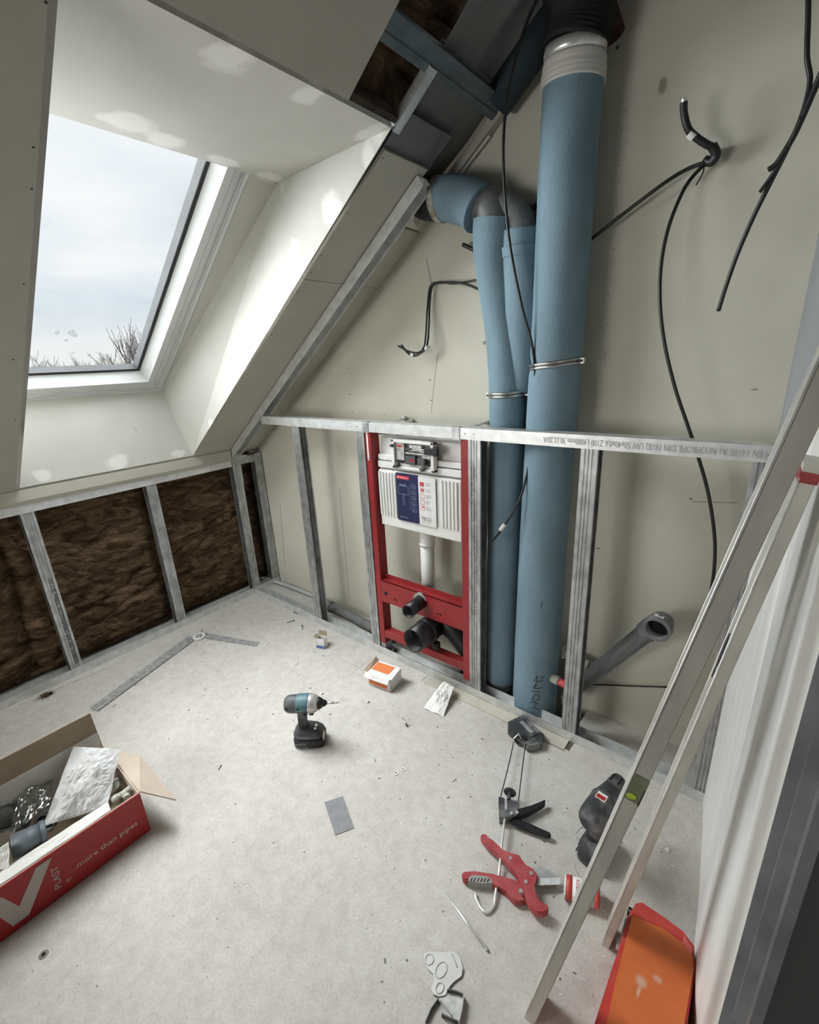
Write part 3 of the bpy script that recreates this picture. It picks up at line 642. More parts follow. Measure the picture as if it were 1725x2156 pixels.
# black corrugated duct
def corr(path, r, pitch=2, d=.004):
    rs = []; out_ = []
    for i, p in enumerate(path): rs.append(r+(d if i % pitch else -d)); out_.append(p)
    return out_, rs
fd = thing('flexible_duct', 'black corrugated flexible duct at the top of the big blue pipe', 'duct', (1.18, .1, 2.09), group='black flexible ducts')
pth = spline([(1.18, .107, 2.088), (1.19, .105, 2.15), (1.17, .07, 2.26), (1.10, .04, 2.40), (1.0, .03, 2.52)], 12); P_, R_ = corr(pth, .080); mb = MB(); mb.tube(P_, R_, 32); mb.build('corrugated_hose', mat('black_duct', (.010, .0095, .010), .75, var=.4), fd)
rdk = MB(); rdk.tube([AY(1290, 75, .17), AY(1255, -40, .17)], .030, 20); tag(rdk.build('dark_red_pipe', mat('dark_red_plastic', (.03, .003, .003), .6)), 'dark red pipe stub beside the black duct at the roof', 'pipe')
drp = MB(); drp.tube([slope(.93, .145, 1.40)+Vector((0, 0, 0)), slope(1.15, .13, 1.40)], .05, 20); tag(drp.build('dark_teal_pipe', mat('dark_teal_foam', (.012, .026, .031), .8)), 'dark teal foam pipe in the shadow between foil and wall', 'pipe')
# second pipe: straight with a bend to the left
p2 = thing('insulated_pipe', 'smaller blue foam-wrapped pipe that bends left towards the slope', 'pipe', (.995, .12, 0), group='blue insulated pipes')
path = spline([(.992, .125, .05), (.994, .125, .3), (.998, .125, .7), (1.000, .124, 1.1), (.988, .124, 1.33), (.965, .122, 1.5), (.946, .120, 1.62), (.944, .118, 1.71), (.948, .117, 1.745)], 9)
r2 = [(.0655 if p.z < .5 else .0655-.006*min(1, (p.z-.5)/1.0)) + .0022*noise.noise(Vector((p.z*8, 5, 0))) for p in path]
for i, p in enumerate(path): r2[i] -= .004*max(0, 1-abs(p.z-1.213)/.03); r2[i] += .008*max(0, (p.z-1.45)/.25)
mb = MB(); mb.tube(path, r2, 36, cap=False); mb.build('foam_sleeve', m_blue, p2)
path = spline([(1.045, .135, 1.22), (1.045, .135, 1.4), (1.038, .137, 1.55), (1.030, .138, 1.64), (1.03, .138, 1.70)], 8)
mb = MB(); mb.tube(path, [.042+.026*min(1, max(0, (p.z-1.22)/.25)) for p in path], 32); mb.build('foam_sleeve', m_blue, p2)
wrap(p2, [(1.03, .137, 1.625), (1.03, .137, 1.655)], .070, .072, 'foam_fold', m_blue)
pth = spline([(.955, .118, 1.66), (.957, .118, 1.72), (.925, .118, 1.785), (.86, .118, 1.81)], 6); mb = MB(); mb.tube(pth, .054, 28); mb.build('grey_elbow', m_ppgrey, p2)
pth = spline([(1.03, .138, 1.62), (1.022, .138, 1.72), (.985, .13, 1.765), (.945, .125, 1.775)], 6); mb = MB(); mb.tube(pth, .046, 28); mb.build('grey_elbow', m_ppgrey, p2)
pth = spline([(.897, .112, 1.782), (.86, .112, 1.808), (.79, .112, 1.835), (.752, .112, 1.842)], 8)
mb = MB(); mb.tube(pth, [.072-.006*i/(len(pth)-1) for i in range(len(pth))], 36); mb.build('foam_sleeve', m_blue, p2)
wrap(p2, [(.757, .112, 1.841), (.735, .112, 1.842)], .068, .069, 'tape_band', mat('cream_tape', (.42, .42, .34), .7, var=.3, scale=40, col2=(.20, .19, .14)), 3)
fd2 = thing('flexible_duct', 'black corrugated hose between the blue elbow and the sloping ceiling', 'duct', (.72, .11, 1.83), group='black flexible ducts')
pth = spline([(.738, .117, 1.846), (.70, .120, 1.853), (.67, .122, 1.865), (.62, .124, 1.90)], 5); P_, R_ = corr(pth, .060, 2, .0035); mb = MB(); mb.tube(P_, R_, 32); mb.build('corrugated_hose', m_black, fd2)
clampring(p2, Vector((1.0, .124, 1.213)), .059, (-.06, 0, 1), 1)
mb = MB(); mb.tube([(.992, .125, -.46), (.992, .125, -.02), (.992, .125, .0)], .052, 30); mb.tube([(.992, .125, -.03), (.992, .125, .035)], .058, 30); mb.tube([(.992, .125, .03), (.992, .125, .055)], .061, 30); mb.tube([(.992, .125, .05), (.992, .125, .12)], .057, 30)
mb.build('pipe_socket', m_ppgrey, p2, 'grey plastic socket')
# handwriting on the big pipe
def scribble(strokes, parent, fn, r=.0013):
    for st in strokes:
        mb = MB(); mb.tube(spline([fn(a, b_) for a, b_ in st], 5), r, 5); mb.build('marker_writing', m_ink, parent)
def pipept(px, py):
    d = ray(px, py); c = Vector((1.1515, .112)); o2 = Vector((CAM.x, CAM.y))-c; d2 = Vector((d.x, d.y)); a = d2.dot(d2); b_ = 2*o2.dot(d2); q = o2.dot(o2)-.0865**2; disc = b_*b_-4*a*q
    t = (-b_-math.sqrt(max(disc, 0)))/(2*a); return CAM+d*t
scribble([[(1116, 1480), (1124, 1478), (1135, 1482)], [(1118, 1490), (1136, 1493)], [(1127, 1478), (1126, 1491)], [(1120, 1471), (1128, 1462), (1136, 1466), (1134, 1473), (1124, 1475), (1120, 1471)], [(1119, 1455), (1139, 1457)], [(1122, 1449), (1130, 1440), (1126, 1450), (1142, 1448)],
          [(1124, 1434), (1132, 1424), (1130, 1436), (1144, 1432)], [(1138, 1428), (1148, 1424)]], bp, pipept)
scribble([[(1143, 1270), (1139, 1274), (1140, 1281)], [(1143, 1266), (1142, 1272)]], bp, pipept)

# grey waste pipe leaning with open elbow
gp_ = thing('waste_pipe', 'grey plastic waste pipe leaning up to an open elbow right of the last blue pipe', 'pipe', (1.34, .13, .15))
A_ = Vector((1.285, .15, .10)); B_ = Vector((1.533, .105, .490))
mb = MB(); mb.tube([A_, B_], .029, 24); mb.build('pipe_body', m_ppgrey, gp_)
mb = MB(); mb.tube(spline([B_-(B_-A_).normalized()*.03, B_, B_+Vector((.026, -.012, .035)), B_+Vector((.028, -.055, .045))], 5), .034, 24, cap=False)
mb.build('pipe_elbow', m_ppgrey, gp_)
E1 = B_+Vector((.028, -.050, .045)); dd = Vector((-.12, -.97, -.10)).normalized(); u_ = dd.cross(Vector((0, 0, 1))).normalized(); v_ = dd.cross(u_)
mb = MB()
NS = 28
rings = [(.0, .034), (.004, .040), (.03, .040), (.03, .032), (.0, .032)]
vs = [[mb.b.verts.new(E1+dd*a+(u_*math.cos(2*math.pi*j/NS)+v_*math.sin(2*math.pi*j/NS))*r) for j in range(NS)] for a, r in rings]
for i in range(len(rings)-1):
    for j in range(NS): f = mb.b.faces.new((vs[i][j], vs[i][(j+1) % NS], vs[i+1][(j+1) % NS], vs[i+1][j])); f.smooth = i in (1, 3)
mb.build('pipe_rim', m_ppgrey, gp_)
mb = MB(); mb.tube([E1+dd*.001, E1+dd*.002], .032, 24); mb.build('pipe_bore', m_dark, gp_)
mb = MB(); p = E1+Vector((0, .0, .0392))+dd*.014; mb.prism([p+Vector((-.014, -.006, .0)), p+Vector((.012, -.008, -.001)), p+Vector((.012, .006, -.001)), p+Vector((-.014, .008, 0))], (0, 0, .0012)); mb.build('sticker', m_paper, gp_)
# grey/white pipes on the floor behind the studs
for (pts, r, m, lab) in [([AZ(500, 1228, .03), (-.78, .12, .03), (-.66, .155, .02), (-.45, .168, .02), (-.1, .165, .022), (.25, .13, .02), (.36, .10, .02)], .0105, mat('pale_grey_conduit', (.42, .43, .42), .5, var=.08), 'thin pale grey pipe lying along the foot of the rear wall'),
        ([(-.125, .135, .028), (.05, .130, .028), (.30, .105, .026), (.42, .09, .026)], .025, m_ppgrey, 'thick grey waste pipe on the floor behind the stud left of the toilet frame')]:
    mb = MB(); mb.tube(spline(pts, 8), r, 18); o = mb.build('floor_pipe', m); tag(o, lab, 'pipe')
mb = MB(); mb.tube([(-.135, .135, .028), (-.12, .135, .028), (-.08, .133, .028)], .030, 20); mb.build('pipe_collar', m_ppgrey, o)

# cream water pipes with caps
wpz = thing('water_pipe', 'cream plastic water pipe elbow with red cap beside the blue pipe foot', 'pipe', (1.22, .09, 0), group='cream water pipes')
mb = MB(); pth = spline([(1.207, .09, -.1), (1.207, .09, .06), (1.209, .09, .150)], 4)+spline([(1.211, .089, .163), (1.222, .087, .172), (1.236, .084, .172)], 4); mb.tube(pth, .0125, 16)
mb.tube([(1.207, .09, .0), (1.207, .09, .028)], .0175, 18); mb.tube([(1.2085, .09, .128), (1.2095, .09, .158)], .0175, 18); mb.tube([(1.222, .087, .172), (1.258, .080, .172)], .0175, 18); mb.build('pipe_body', m_ppr, wpz)
mb = MB(); mb.tube([(1.256, .0804, .172), (1.292, .073, .172)], [.0145, .0145], 12); mb.build('red_cap', mat('red_cap_plastic', (.55, .07, .08), .4), wpz, 'bright red screw cap')
wpz = thing('water_pipe', 'cream plastic water pipe elbow with blue cap behind the red-capped one', 'pipe', (1.25, .15, 0), group='cream water pipes')
mb = MB(); mb.tube([(1.262, .150, -.1), (1.262, .150, .04), (1.262, .150, .25)], .0125, 16); mb.tube([(1.262, .15, .015), (1.262, .15, .05)], [.0125, .019], 18); mb.tube([(1.262, .15, .05), (1.262, .15, .065)], .019, 18)
mb.tube([(1.245, .15, .255), (1.30, .142, .248), (1.34, .138, .243)], .0165, 18); mb.box((1.236, .137, .232), (1.248, .163, .280), bev=.003); mb.build('pipe_body', m_ppr, wpz)
mb = MB(); mb.tube([(1.352, .136, .232), (1.376, .133, .228)], .016, 14); mb.box((1.372, .125, .222), (1.386, .14, .236)); mb.build('blue_cap', mat('blue_cap_plastic', (.05, .17, .48), .4), wpz, 'blue screw cap')

# ================================================================== TOILET INSTALLATION FRAME
tf = thing('toilet_frame', 'red steel toilet installation frame with white cistern, standing in the partition', 'toilet frame', (.663, .03, 0))
D0 = .004
def upright(x0, x1, lab=None, inner=1):
    mb = MB(); dep = .052
    sec = [(0, .052), (0, 0), (x1-x0, 0), (x1-x0, dep)] if inner > 0 else [(x1-x0, .052), (x1-x0, 0), (0, 0), (0, dep)]
    mb.box((x0, D0, .062), (x1, D0+dep, H-.040), bev=.002); return mb.build('upright', m_red, tf, lab)
upright(.4135, .444); upright(.881, .9125)
mb = MB(); mb.box((.444, D0+.001, .292), (.881, D0+.004, .399)); mb.box((.444, D0+.001, .396), (.881, D0+.034, .399)); mb.box((.444, D0+.031, .396), (.881, D0+.034, .420)); mb.box((.444, D0+.001, .292), (.881, D0+.02, .295)); mb.build('cross_beam', m_red, tf)
mb = MB(); mb.box((.444, D0+.001, .100), (.881, D0+.040, .137), bev=.002); mb.build('lower_bar', m_red, tf)
mb = MB()
for (x, z, r) in [(.470, .338, .0085), (.520, .325, .004), (.533, .323, .004), (.758, .330, .004), (.771, .329, .004)]:
    mb.tube([(x, D0+.0012, z), (x, D0-.0004, z)], r, 14)
mb.split('bolt_hole', m_dark, tf)
mb = MB()
for x in (.4155, .8825):
    mb.box((x, D0+.002, .0025), (x+.028, D0+.048, .064), bev=.001)
mb.split('foot', m_steel, tf); 
mb = MB(); mb.box((.444, .006, .003), (.475, .045, .012), bev=.003); mb.tube([(.468, .028, .01), (.468, .028, .028)], .007, 12); mb.split('foot_bracket', m_blackd, tf)
mb = MB()
for x, y in ((.4215, 0),): mb.box((x, D0-.0008, .95), (x+.0085, D0, 1.066)); 
mb.build('white_slot', m_whitepl, tf)
mb = MB(); mb.tube([(.4257, D0-.0016, .958), (.4257, D0, .958)], .0022, 8); mb.tube([(.897, D0-.0006, .985), (.897, D0, .985)], .002, 6); mb.split('slot_hole', m_ink, tf)
# wall anchor rods behind the rail
for k_, (a, b_) in enumerate([(AY(852, 880, .19), AY(832, 890, .055)), (AY(866, 886, .19), AY(846, 893, .055)), (AY(1024, 889, .19), AY(995, 899, .055))]):
    mb = MB(); mb.tube([a, b_], .0045, 8); mb.tube([a+Vector((0, -.01, 0)), a+Vector((0, .006, 0))], .009, 10); mb.split('anchor_rod', m_chrome, tf)
mb = MB(); mb.box((.44, .05, 1.052), (.90, .062, 1.06)); mb.tube([AY(852, 876, .17), AY(853, 886, .17)], .005, 8); mb.split('anchor_bar', m_steel, tf)
# cistern
cb = MB(); cb.box((.4555, .052, .905), (.869, .17, 1.045), bev=.006); cb.box((.4555, .024, .665), (.869, .17, .912), bev=.006)
cb.box((.4555, .030, .952), (.869, .055, .975), bev=.003); cb.box((.4555, .026, .920), (.869, .055, .948), bev=.003)
cistern = cb.build('cistern', m_whitepl, tf)
rb2 = MB()
for i in range(6):
    for x0 in (.459+i*.0165, .777+i*.0165):
        if x0+.012 < .868: rb2.box((x0, .0185, .712), (x0+.011, .026, .903), bev=.0028)
rb2.split('polystyrene_rib', m_whitepl, cistern)
wf = MB()
for lo, hi in [((.553, .006, 1.034), (.760, .03, 1.047)), ((.553, .006, .929), (.760, .03, .942)), ((.553, .006, .929), (.567, .03, 1.047)), ((.746, .006, .929), (.760, .03, 1.047))]: wf.box(lo, hi, bev=.003)
wf.build('service_frame', m_whitepl, cistern)
mb = MB(); mb.box((.565, .030, .940), (.748, .05, 1.036)); mb.build('service_recess', mat('grey_recess', (.25, .25, .24), .6), cistern)
mb = MB(); mb.box((.572, .014, .965), (.612, .03, 1.033)); mb.box((.64, .012, 1.005), (.70, .03, 1.03), bev=.003); mb.box((.70, .013, .98), (.742, .03, 1.0), bev=.003); mb.box((.615, .016, .99), (.70, .024, .998), bev=.003); mb.build('valve_body', mat('milky_valve_plastic', (.55, .55, .52), .35, var=.3, scale=60, col2=(.3, .3, .29)), cistern)
mb = MB(); mb.box((.618, .010, .950), (.668, .03, .985), bev=.003); mb.box((.676, .012, .950), (.712, .03, .980), bev=.003); mb.box((.62, .012, 1.010), (.655, .02, 1.016)); mb.split('valve_motor', m_darkg, cistern)
mb = MB(); mb.box((.578, .0125, 1.018), (.603, .0145, 1.025)); mb.box((.64, .0105, .964), (.665, .0095, .972)); mb.split('red_sticker', m_cred, cistern)
mb = MB(); mb.tube([(.560, -.004, 1.022), (.560, .01, 1.022)], .006, 10); mb.tube([(.566, -.004, 1.022), (.572, -.004, 1.020)], .004, 8)
for x, z in ((.586, .946), (.714, .944)): mb.tube([(x-.006, -.008, z-.004), (x, .01, z+.004)], [.0095, .0105], 12)
mb.split('fixing_screw', m_blackd, cistern)
mb = MB(); mb.box((.722, -.004, 1.000), (.772, .010, 1.026), bev=.003); mb.box((.766, -.008, .998), (.784, .012, 1.030), bev=.002); mb.build('black_clip', m_black, cistern)
mb = MB(); mb.tube([(.70, .0, 1.008), (.73, .0, 1.010)], .002, 6); mb.tube([(.70, .0, 1.016), (.73, .0, 1.018)], .002, 6); mb.split('clip_wire', m_chrome, cistern)
st = MB(); st.box((.560, .0165, .708), (.674, .0185, .910)); navy = st.build('info_sticker', m_navy, cistern, 'navy half of the sticker')
st = MB(); st.box((.674, .0165, .708), (.757, .0185, .907)); whs = st.build('info_sticker', m_paper, cistern, 'white half of the sticker')
text('TECE.', .021, (.684, .0163, .728), (1, 0, 0), (0, 0, 1), m_ink, whs, off=.0004)
text('close to you', .0085, (.686, .0163, .718), (1, 0, 0), (0, 0, 1), m_inkg, whs, off=.0004)
mb = MB(); mb.box((.565, .0155, .886), (.628, .0165, .900)); mb.build('red_banner', mat('red_label_ink', (.65, .03, .05), .5), navy)
text('■ TECEspring', .0085, (.569, .0154, .890), (1, 0, 0), (0, 0, 1), m_paper, navy, off=.0003)
text('www.tece.com', .007, (.572, .0163, .722), (1, 0, 0), (0, 0, 1), m_paper, navy, off=.0004)
def outline(mb, x0, z0, x1, z1, t=.0012, y=.0158):
    for lo, hi in [((x0, y, z0), (x1, y+.0006, z0+t)), ((x0, y, z1-t), (x1, y+.0006, z1)), ((x0, y, z0), (x0+t, y+.0006, z1)), ((x1-t, y, z0), (x1, y+.0006, z1))]: mb.box(lo, hi)
mb = MB(); outline(mb, .570, .822, .622, .874); outline(mb, .570, .857, .622, .874); outline(mb, .592, .776, .600, .822); mb.box((.585, .0158, .86), (.607, .0164, .862)); outline(mb, .580, .862, .610, .874)
for i in range(5): outline(mb, .638, .853-i*.0245, .661, .870-i*.0245)
for i in range(5): mb.box((.644, .0158, .859-i*.0245), (.655, .0164, .862-i*.0245))
mb.box((.6285, .0158, .76), (.6295, .0164, .862)); mb.build('line_drawing', mat('pale_blue_ink', (.25, .30, .42), .5), navy)
mb = MB()
for i in range(5): outline(mb, .682, .868-i*.0245, .702, .886-i*.0245, .0012)
mb.box((.684, .0158, .870), (.700, .0164, .884)); mb.box((.687, .0158, .848), (.699, .0164, .858)); mb.prism([(.688, .0158, .78), (.698, .0158, .78), (.698, .0158, .788)], (0, .0006, 0)); mb.split('red_icon', mat('pinkish_red_ink', (.55, .06, .09), .5), whs)
mb = MB()
for i in range(5):
    for j in range(4): mb.box((.708, .0158, .884-i*.0245-j*.0042), (.708+random.uniform(.014, .030), .0163, .8852-i*.0245-j*.0042))
mb.build('fine_print', m_inkg, whs)
# flush pipe, connectors
mb = MB(); mb.tube(spline([(.655, .09, .668), (.652, .09, .60), (.650, .09, .592)], 3)+[Vector((.650, .09, .588))], .033, 28); mb.tube([(.650, .09, .592), (.650, .09, .47), (.650, .09, .32)], .0295, 28); mb.tube([(.65, .09, .60), (.65, .09, .588)], .0345, 28); mb.build('flush_pipe', m_whitepl, tf)
mb = MB(); mb.tube([(.668, .012, .368), (.668, -.001, .368)], [.033, .032], 28); mb.build('pipe_seal', mat('grey_seal', (.35, .34, .33), .5), tf)
def openpipe(mb, A, B, r, t=.0025, seg=32):
    A = Vector(A); B = Vector(B); d = (B-A).normalized(); u = d.cross(Vector((0, 0, 1))).normalized(); v = d.cross(u)
    R4 = [(A, r), (B, r), (B, r-t), (B-d*.05, r-t)]
    vs = [[mb.b.verts.new(c+(u*math.cos(2*math.pi*j/seg)+v*math.sin(2*math.pi*j/seg))*q) for j in range(seg)] for c, q in R4]
    for i in range(3):
        for j in range(seg): f = mb.b.faces.new((vs[i][j], vs[i][(j+1) % seg], vs[i+1][(j+1) % seg], vs[i+1][j])); f.smooth = i != 1
    mb.b.faces.new(vs[3]); mb.b.faces.new(vs[0])
mb = MB(); openpipe(mb, (.672, .02, .362), (.680, -.095, .362), .0285); mb.build('flush_connector', m_black, tf)
mb = MB(); openpipe(mb, (.695, .09, .222), (.692, -.085, .222), .052); mb.tube([(.694, .03, .222), (.693, -.005, .222)], .056, 32); mb.box((.725, .0, .150), (.75, .03, .178), bev=.003); mb.tube([(.752, .0, .19), (.752, .0, .15)], .005, 8)
mb.tube(spline([(.695, .07, .222), (.71, .10, .222), (.77, .11, .205), (.85, .112, .13), (.92, .113, .05)], 7), .052, 30); mb.build('drain_bend', m_black, tf)

# ================================================================== CABLES
def cable(label, pts, r=.0035, cat='cable', grp='black cables', n=8, extras=()):
    mb = MB(); mb.tube(spline(pts, n), r, 10); o = mb.build('cable', m_cable); tag(o, label, cat, grp)
    for (nm, p2_, rr2, m_, lb) in extras:
        e_ = MB(); e_.tube(spline(p2_, 4), rr2, 10); e_.build(nm, m_, o, lb)
    return o
cable('long black cable hanging from the roof, passing down between the two blue pipes',
      [AY(1160, -60, .02), AY(1105, 60, .0), AY(1070, 200, .0), AY(1060, 330, .01), AY(1072, 500, .02), AY(1098, 640, .03), AY(1122, 735, .045), AY(1128, 850, .052), AY(1117, 960, .054), AY(1095, 1050, .03), AY(1060, 1110, .02), AY(1037, 1139, .02)], .0042,
      extras=[('white_tape', [AY(1064, 1103, .02), AY(1054, 1116, .02)], .0072, m_tape, 'white tape band')])
cable('paired black cable looping left from the blue elbow pipe with cut ends', [AY(1060, 628, .08), AY(1025, 617, .10), AY(980, 598, .14), AY(935, 595, .17), AY(911, 603, .178), AY(905, 640, .175), AY(903, 690, .165), AY(898, 730, .15), AY(878, 748, .14), AY(860, 744, .13), AY(845, 726, .12)], .0042,
      extras=[('white_tape', [AY(900, 728, .152), AY(897, 737, .150)], .008, m_tape, 'white tape band'), ('white_tape', [AY(872, 748, .137), AY(866, 746, .135)], .0075, m_tape, 'white tape band')])
cable('second strand of the paired black cable left of the blue pipes', [AY(1060, 583, .10), AY(1020, 587, .13), AY(960, 597, .165), AY(925, 594, .172), AY(906, 604, .172), AY(900, 650, .17), AY(897, 700, .16), AY(893, 730, .15), AY(882, 742, .14), AY(862, 740, .13), AY(838, 728, .115)], .0036)
cable('black cable crossing from behind the big blue pipe up to the wall knot', [AY(1235, 515, .165), AY(1250, 500, .165), AY(1320, 445, .16), AY(1400, 385, .155), AY(1450, 355, .165), AY(1495, 338, .165), AY(1506, 325, .199)], .0048)
cable('black cable hanging in a long bow from the wall knot, behind the top rail', [AY(1506, 328, .199), AY(1495, 342, .17), AY(1475, 355, .16), AY(1440, 400, .14), AY(1405, 490, .11), AY(1390, 590, .09), AY(1396, 700, .08), AY(1420, 810, .08), AY(1450, 900, .085), AY(1470, 960, .09), AY(1492, 1040, .10), AY(1505, 1130, .11), AY(1504, 1200, .12), AY(1495, 1260, .13)], .0046)
cable('thick bent cable stub with a white band sticking out of the wall', [AY(1505, 325, .198), AY(1506, 312, .16), AY(1490, 305, .14), AY(1470, 292, .13), AY(1450, 272, .12), AY(1441, 240, .11), AY(1440, 214, .10)], .0085,
      extras=[('white_band', [AY(1463, 290, .1275), AY(1453, 280, .1235)], .0098, m_tape, None), ('cable_knot', [AY(1485, 338, .17), AY(1500, 340, .165), AY(1508, 325, .16), AY(1500, 306, .15)], .011, m_cable, None), ('copper_wires', [AY(1440, 216, .10), AY(1441, 206, .098)], .006, m_chrome, None)])
cable('two thin wire ends hanging below the wall knot', [AY(1484, 345, .165), AY(1480, 365, .16), AY(1466, 390, .155)], .0016)
cable('black cable coming down from the top right corner, tied along its middle', [AY(1703, -40, .0), AY(1702, 40, .0), AY(1700, 120, .0), AY(1706, 172, .0), AY(1690, 240, .0), AY(1660, 310, .01), AY(1625, 380, .02), AY(1590, 450, .03), AY(1555, 530, .04), AY(1530, 600, .05), AY(1513, 655, .06)], .0048)
cable('bluish-black cable joining from the right edge with a frayed end', [AY(1745, 120, -.02), AY(1725, 165, -.01), AY(1700, 225, -.004), AY(1675, 280, .0), AY(1655, 315, .0), AY(1635, 345, .004), AY(1618, 358, .006)], .0055)
cable('short cut cable lying against the tied one at the right', [AY(1690, 245, -.01), AY(1655, 320, .0), AY(1625, 370, .012), AY(1600, 405, .016)], .0038)
cable('thin black cable lying flat along the foot of the wall right of the waste pipe', [AY(1245, 1441, .19), AY(1320, 1444, .19), AY(1407, 1447, .19)], .0028)
cable('black cable end on the floor behind the leaning levels', [AZ(1225, 1455, .01), AZ(1300, 1500, .01), AZ(1370, 1540, .008), AZ(1430, 1562, .008), AZ(1480, 1582, .008)], .0055)
sp_ = cable('black cable stub below the slope behind the blue elbow', [AY(975, 515, .17), AY(990, 522, .17), AY(1005, 530, .17)], .007)
ft = MB(); ft.tube([AY(1140, 425, .18), AY(1120, 440, .18), AY(1105, 452, .18)], [.004, .012, .03], 12); ft.tube([AY(1105, 452, .18), AY(1150, 490, .18)], .03, 12); tag(ft.build('cable_sleeve', m_cable), 'dark sleeve tucked between the blue elbow and the big pipe', 'sleeve')

# ================================================================== LEANING LEVELS
def level(label, B, T, phi, wd, th, zend, m_edge=None):
    B = Vector(B); T = Vector(T); a = (T-B).normalized(); u = Vector((math.cos(phi), math.sin(phi), 0)); u = (u-a*u.dot(a)).normalized(); s = a.cross(u)
    Ln = (zend-B.z)/a.z; t = thing('spirit_level', label, 'spirit level', B, group='leaning aluminium levels')
    mb = MB(); bv = .0012; base = [B+u*bv, B+u*(wd-bv), B+u*wd+s*bv, B+u*wd+s*(th-bv), B+u*(wd-bv)+s*th, B+u*bv+s*th, B+s*(th-bv), B+s*bv]
    # foot rests flat on the floor
    vs0 = [p - a*(p.z/a.z)+a*.0005 for p in base]; A0 = [mb.b.verts.new(p) for p in vs0]; A1 = [mb.b.verts.new(p+a*Ln) for p in base]
    for i in range(8): mb.b.faces.new((A0[i], A0[(i+1) % 8], A1[(i+1) % 8], A1[i]))
    mb.b.faces.new(A0[::-1]); mb.b.faces.new(A1)
    mb.build('level_body', m_alu, t)
    mb = MB(); e0 = B+a*.02; mb.tube([e0, e0+a*(Ln-.03)], .0016, 6); mb.tube([e0+s*th, e0+s*th+a*(Ln-.03)], .0009, 6); mb.split('edge_highlight', m_alubright, t)  # highlights along the edges put in as thin brighter tubes
    return t, B, a, u, s, Ln
t1, B1, a1, u1, s1, L1 = level('longer aluminium level leaning in front, with a yellow-green vial low down', (1.5302, -.781, 0), (1.7733, -.7814, 1.32), .0393, .0218, .060, 1.50)
d = ray(1332, 1668); nrm = -s1; tt = (B1-CAM).dot(nrm)/d.dot(nrm); vp = CAM+d*tt; along = (vp-B1).dot(a1)
mb = MB(); o0 = B1+a1*(along-.016)+nrm*.0006; mb.prism([o0+u1*.002, o0+u1*.022, o0+u1*.022+a1*.052, o0+u1*.002+a1*.052], nrm*.0006); vi = mb.build('vial_window', m_vial, t1)
mb = MB(); c0 = B1+a1*(along-.006)+u1*.009+nrm*.0014; mb.prism([c0+(u1*.0062*math.cos(q)+a1*.0062*math.sin(q)*.9+u1*.002*math.sin(q)) for q in [i*math.pi/8 for i in range(16)]], nrm*.001); mb.build('vial_bubble', m_lime, vi)
mb = MB(); c0 = B1+a1*(along-.018)+u1*.0218+nrm*.0002; mb.prism([c0, c0-u1*.0018, c0-u1*.0018+a1*.035, c0+a1*.035], nrm*.0012); mb.build('vial_slot', m_ink, t1)
t2, B2, a2, u2, s2, L2 = level('shorter aluminium level with a red end cap leaning behind the longer one', (1.618, -.5524, 0), (1.7852, -.6378, 1.19), .0521, .0175, .050, 1.19)
def capbox(mb, l0, l1, g=.0012):
    b_ = B2+a2*l0-u2*g-s2*g; W_ = .0175+2*g; T_ = .050+2*g; mb.prism([b_, b_+u2*W_, b_+u2*W_+s2*T_, b_+s2*T_], a2*(l1-l0))
mb = MB(); capbox(mb, L2-.016, L2-.002); mb.build('end_cap', mat('faded_red_cap', (.33, .05, .05), .55, var=.2, scale=60), t2, 'faded red end cap')
mb = MB(); capbox(mb, L2-.002, L2+.006, .0006); mb.build('end_plug', m_alu, t2)
mb = MB()
for l_, h_ in ((.90, .034), (.855, .010)):
    c0 = B2+a2*l_+s2*.022-u2*.0006; mb.prism([c0+s2*(.010*math.cos(q)*(1 if h_ > .02 else .5))+a2*(h_*math.sin(q)) for q in [i*math.pi/8 for i in range(16)]], -u2*.0008)
mb.split('handle_slot', m_ink, t2)
mb = MB(); b_ = B2+a2*.055-u2*.0012-s2*.0012; mb.prism([b_, b_+u2*.02, b_+u2*.02+s2*.0524, b_+s2*.0524], a2*.03); mb.build('clear_tape', m_clear, t2)

# ================================================================== ORANGE CASE
oc = thing('orange_case', 'orange and red tool case at the bottom right edge beside the white jamb', 'case', (1.735, -.8, 0))
zc = .095
def oz(pts, z): return [AZ(px, py, z) for px, py in pts]
top = oz([(1332, 1926), (1345, 1920), (1400, 1955), (1440, 1985), (1458, 2012), (1462, 2040), (1451, 2100), (1441, 2156)], zc)+[Vector((1.792, -.78, zc)), Vector((1.680, -.88, zc))]+oz([(1277, 2156), (1300, 2050)], zc)
mb = MB(); mb.prism(top, (0, 0, -.02)); mb.build('case_lid', m_orange, oc)
rim = oz([(1322, 1928), (1340, 1902), (1352, 1900), (1400, 1932), (1440, 1962), (1462, 1992), (1466, 2040)], zc-.012)+[Vector((1.800, -.70, zc-.012)), Vector((1.798, -.80, zc-.012)), Vector((1.664, -.90, zc-.012))]+oz([(1252, 2156), (1290, 2035), (1308, 1985)], zc-.012)
mb = MB(); mb.prism(rim, (0, 0, -(zc-.014))); mb.build('case_body', m_redrim, oc)
mb = MB(); mb.prism([AZ(1331, 1926, zc+.001), AZ(1345, 1903, zc+.006), AZ(1400, 1938, zc+.006), AZ(1440, 1968, zc+.006), AZ(1459, 1998, zc+.006), AZ(1456, 2010, zc+.001), AZ(1438, 1984, zc+.001), AZ(1398, 1954, zc+.001)], (0, 0, -.014)); mb.build('red_lip', m_redrim, oc, 'bright red raised lip')
mb = MB()
for px, py, r in ((1328, 1921, .010), (1321, 1960, .009), (1316, 1982, .007)):
    p = AZ(px, py, .07); mb.tube([p+Vector((-.006, 0, 0)), p+Vector((.01, 0, 0))], r, 14)
mb.split('hinge_knob', m_black, oc)
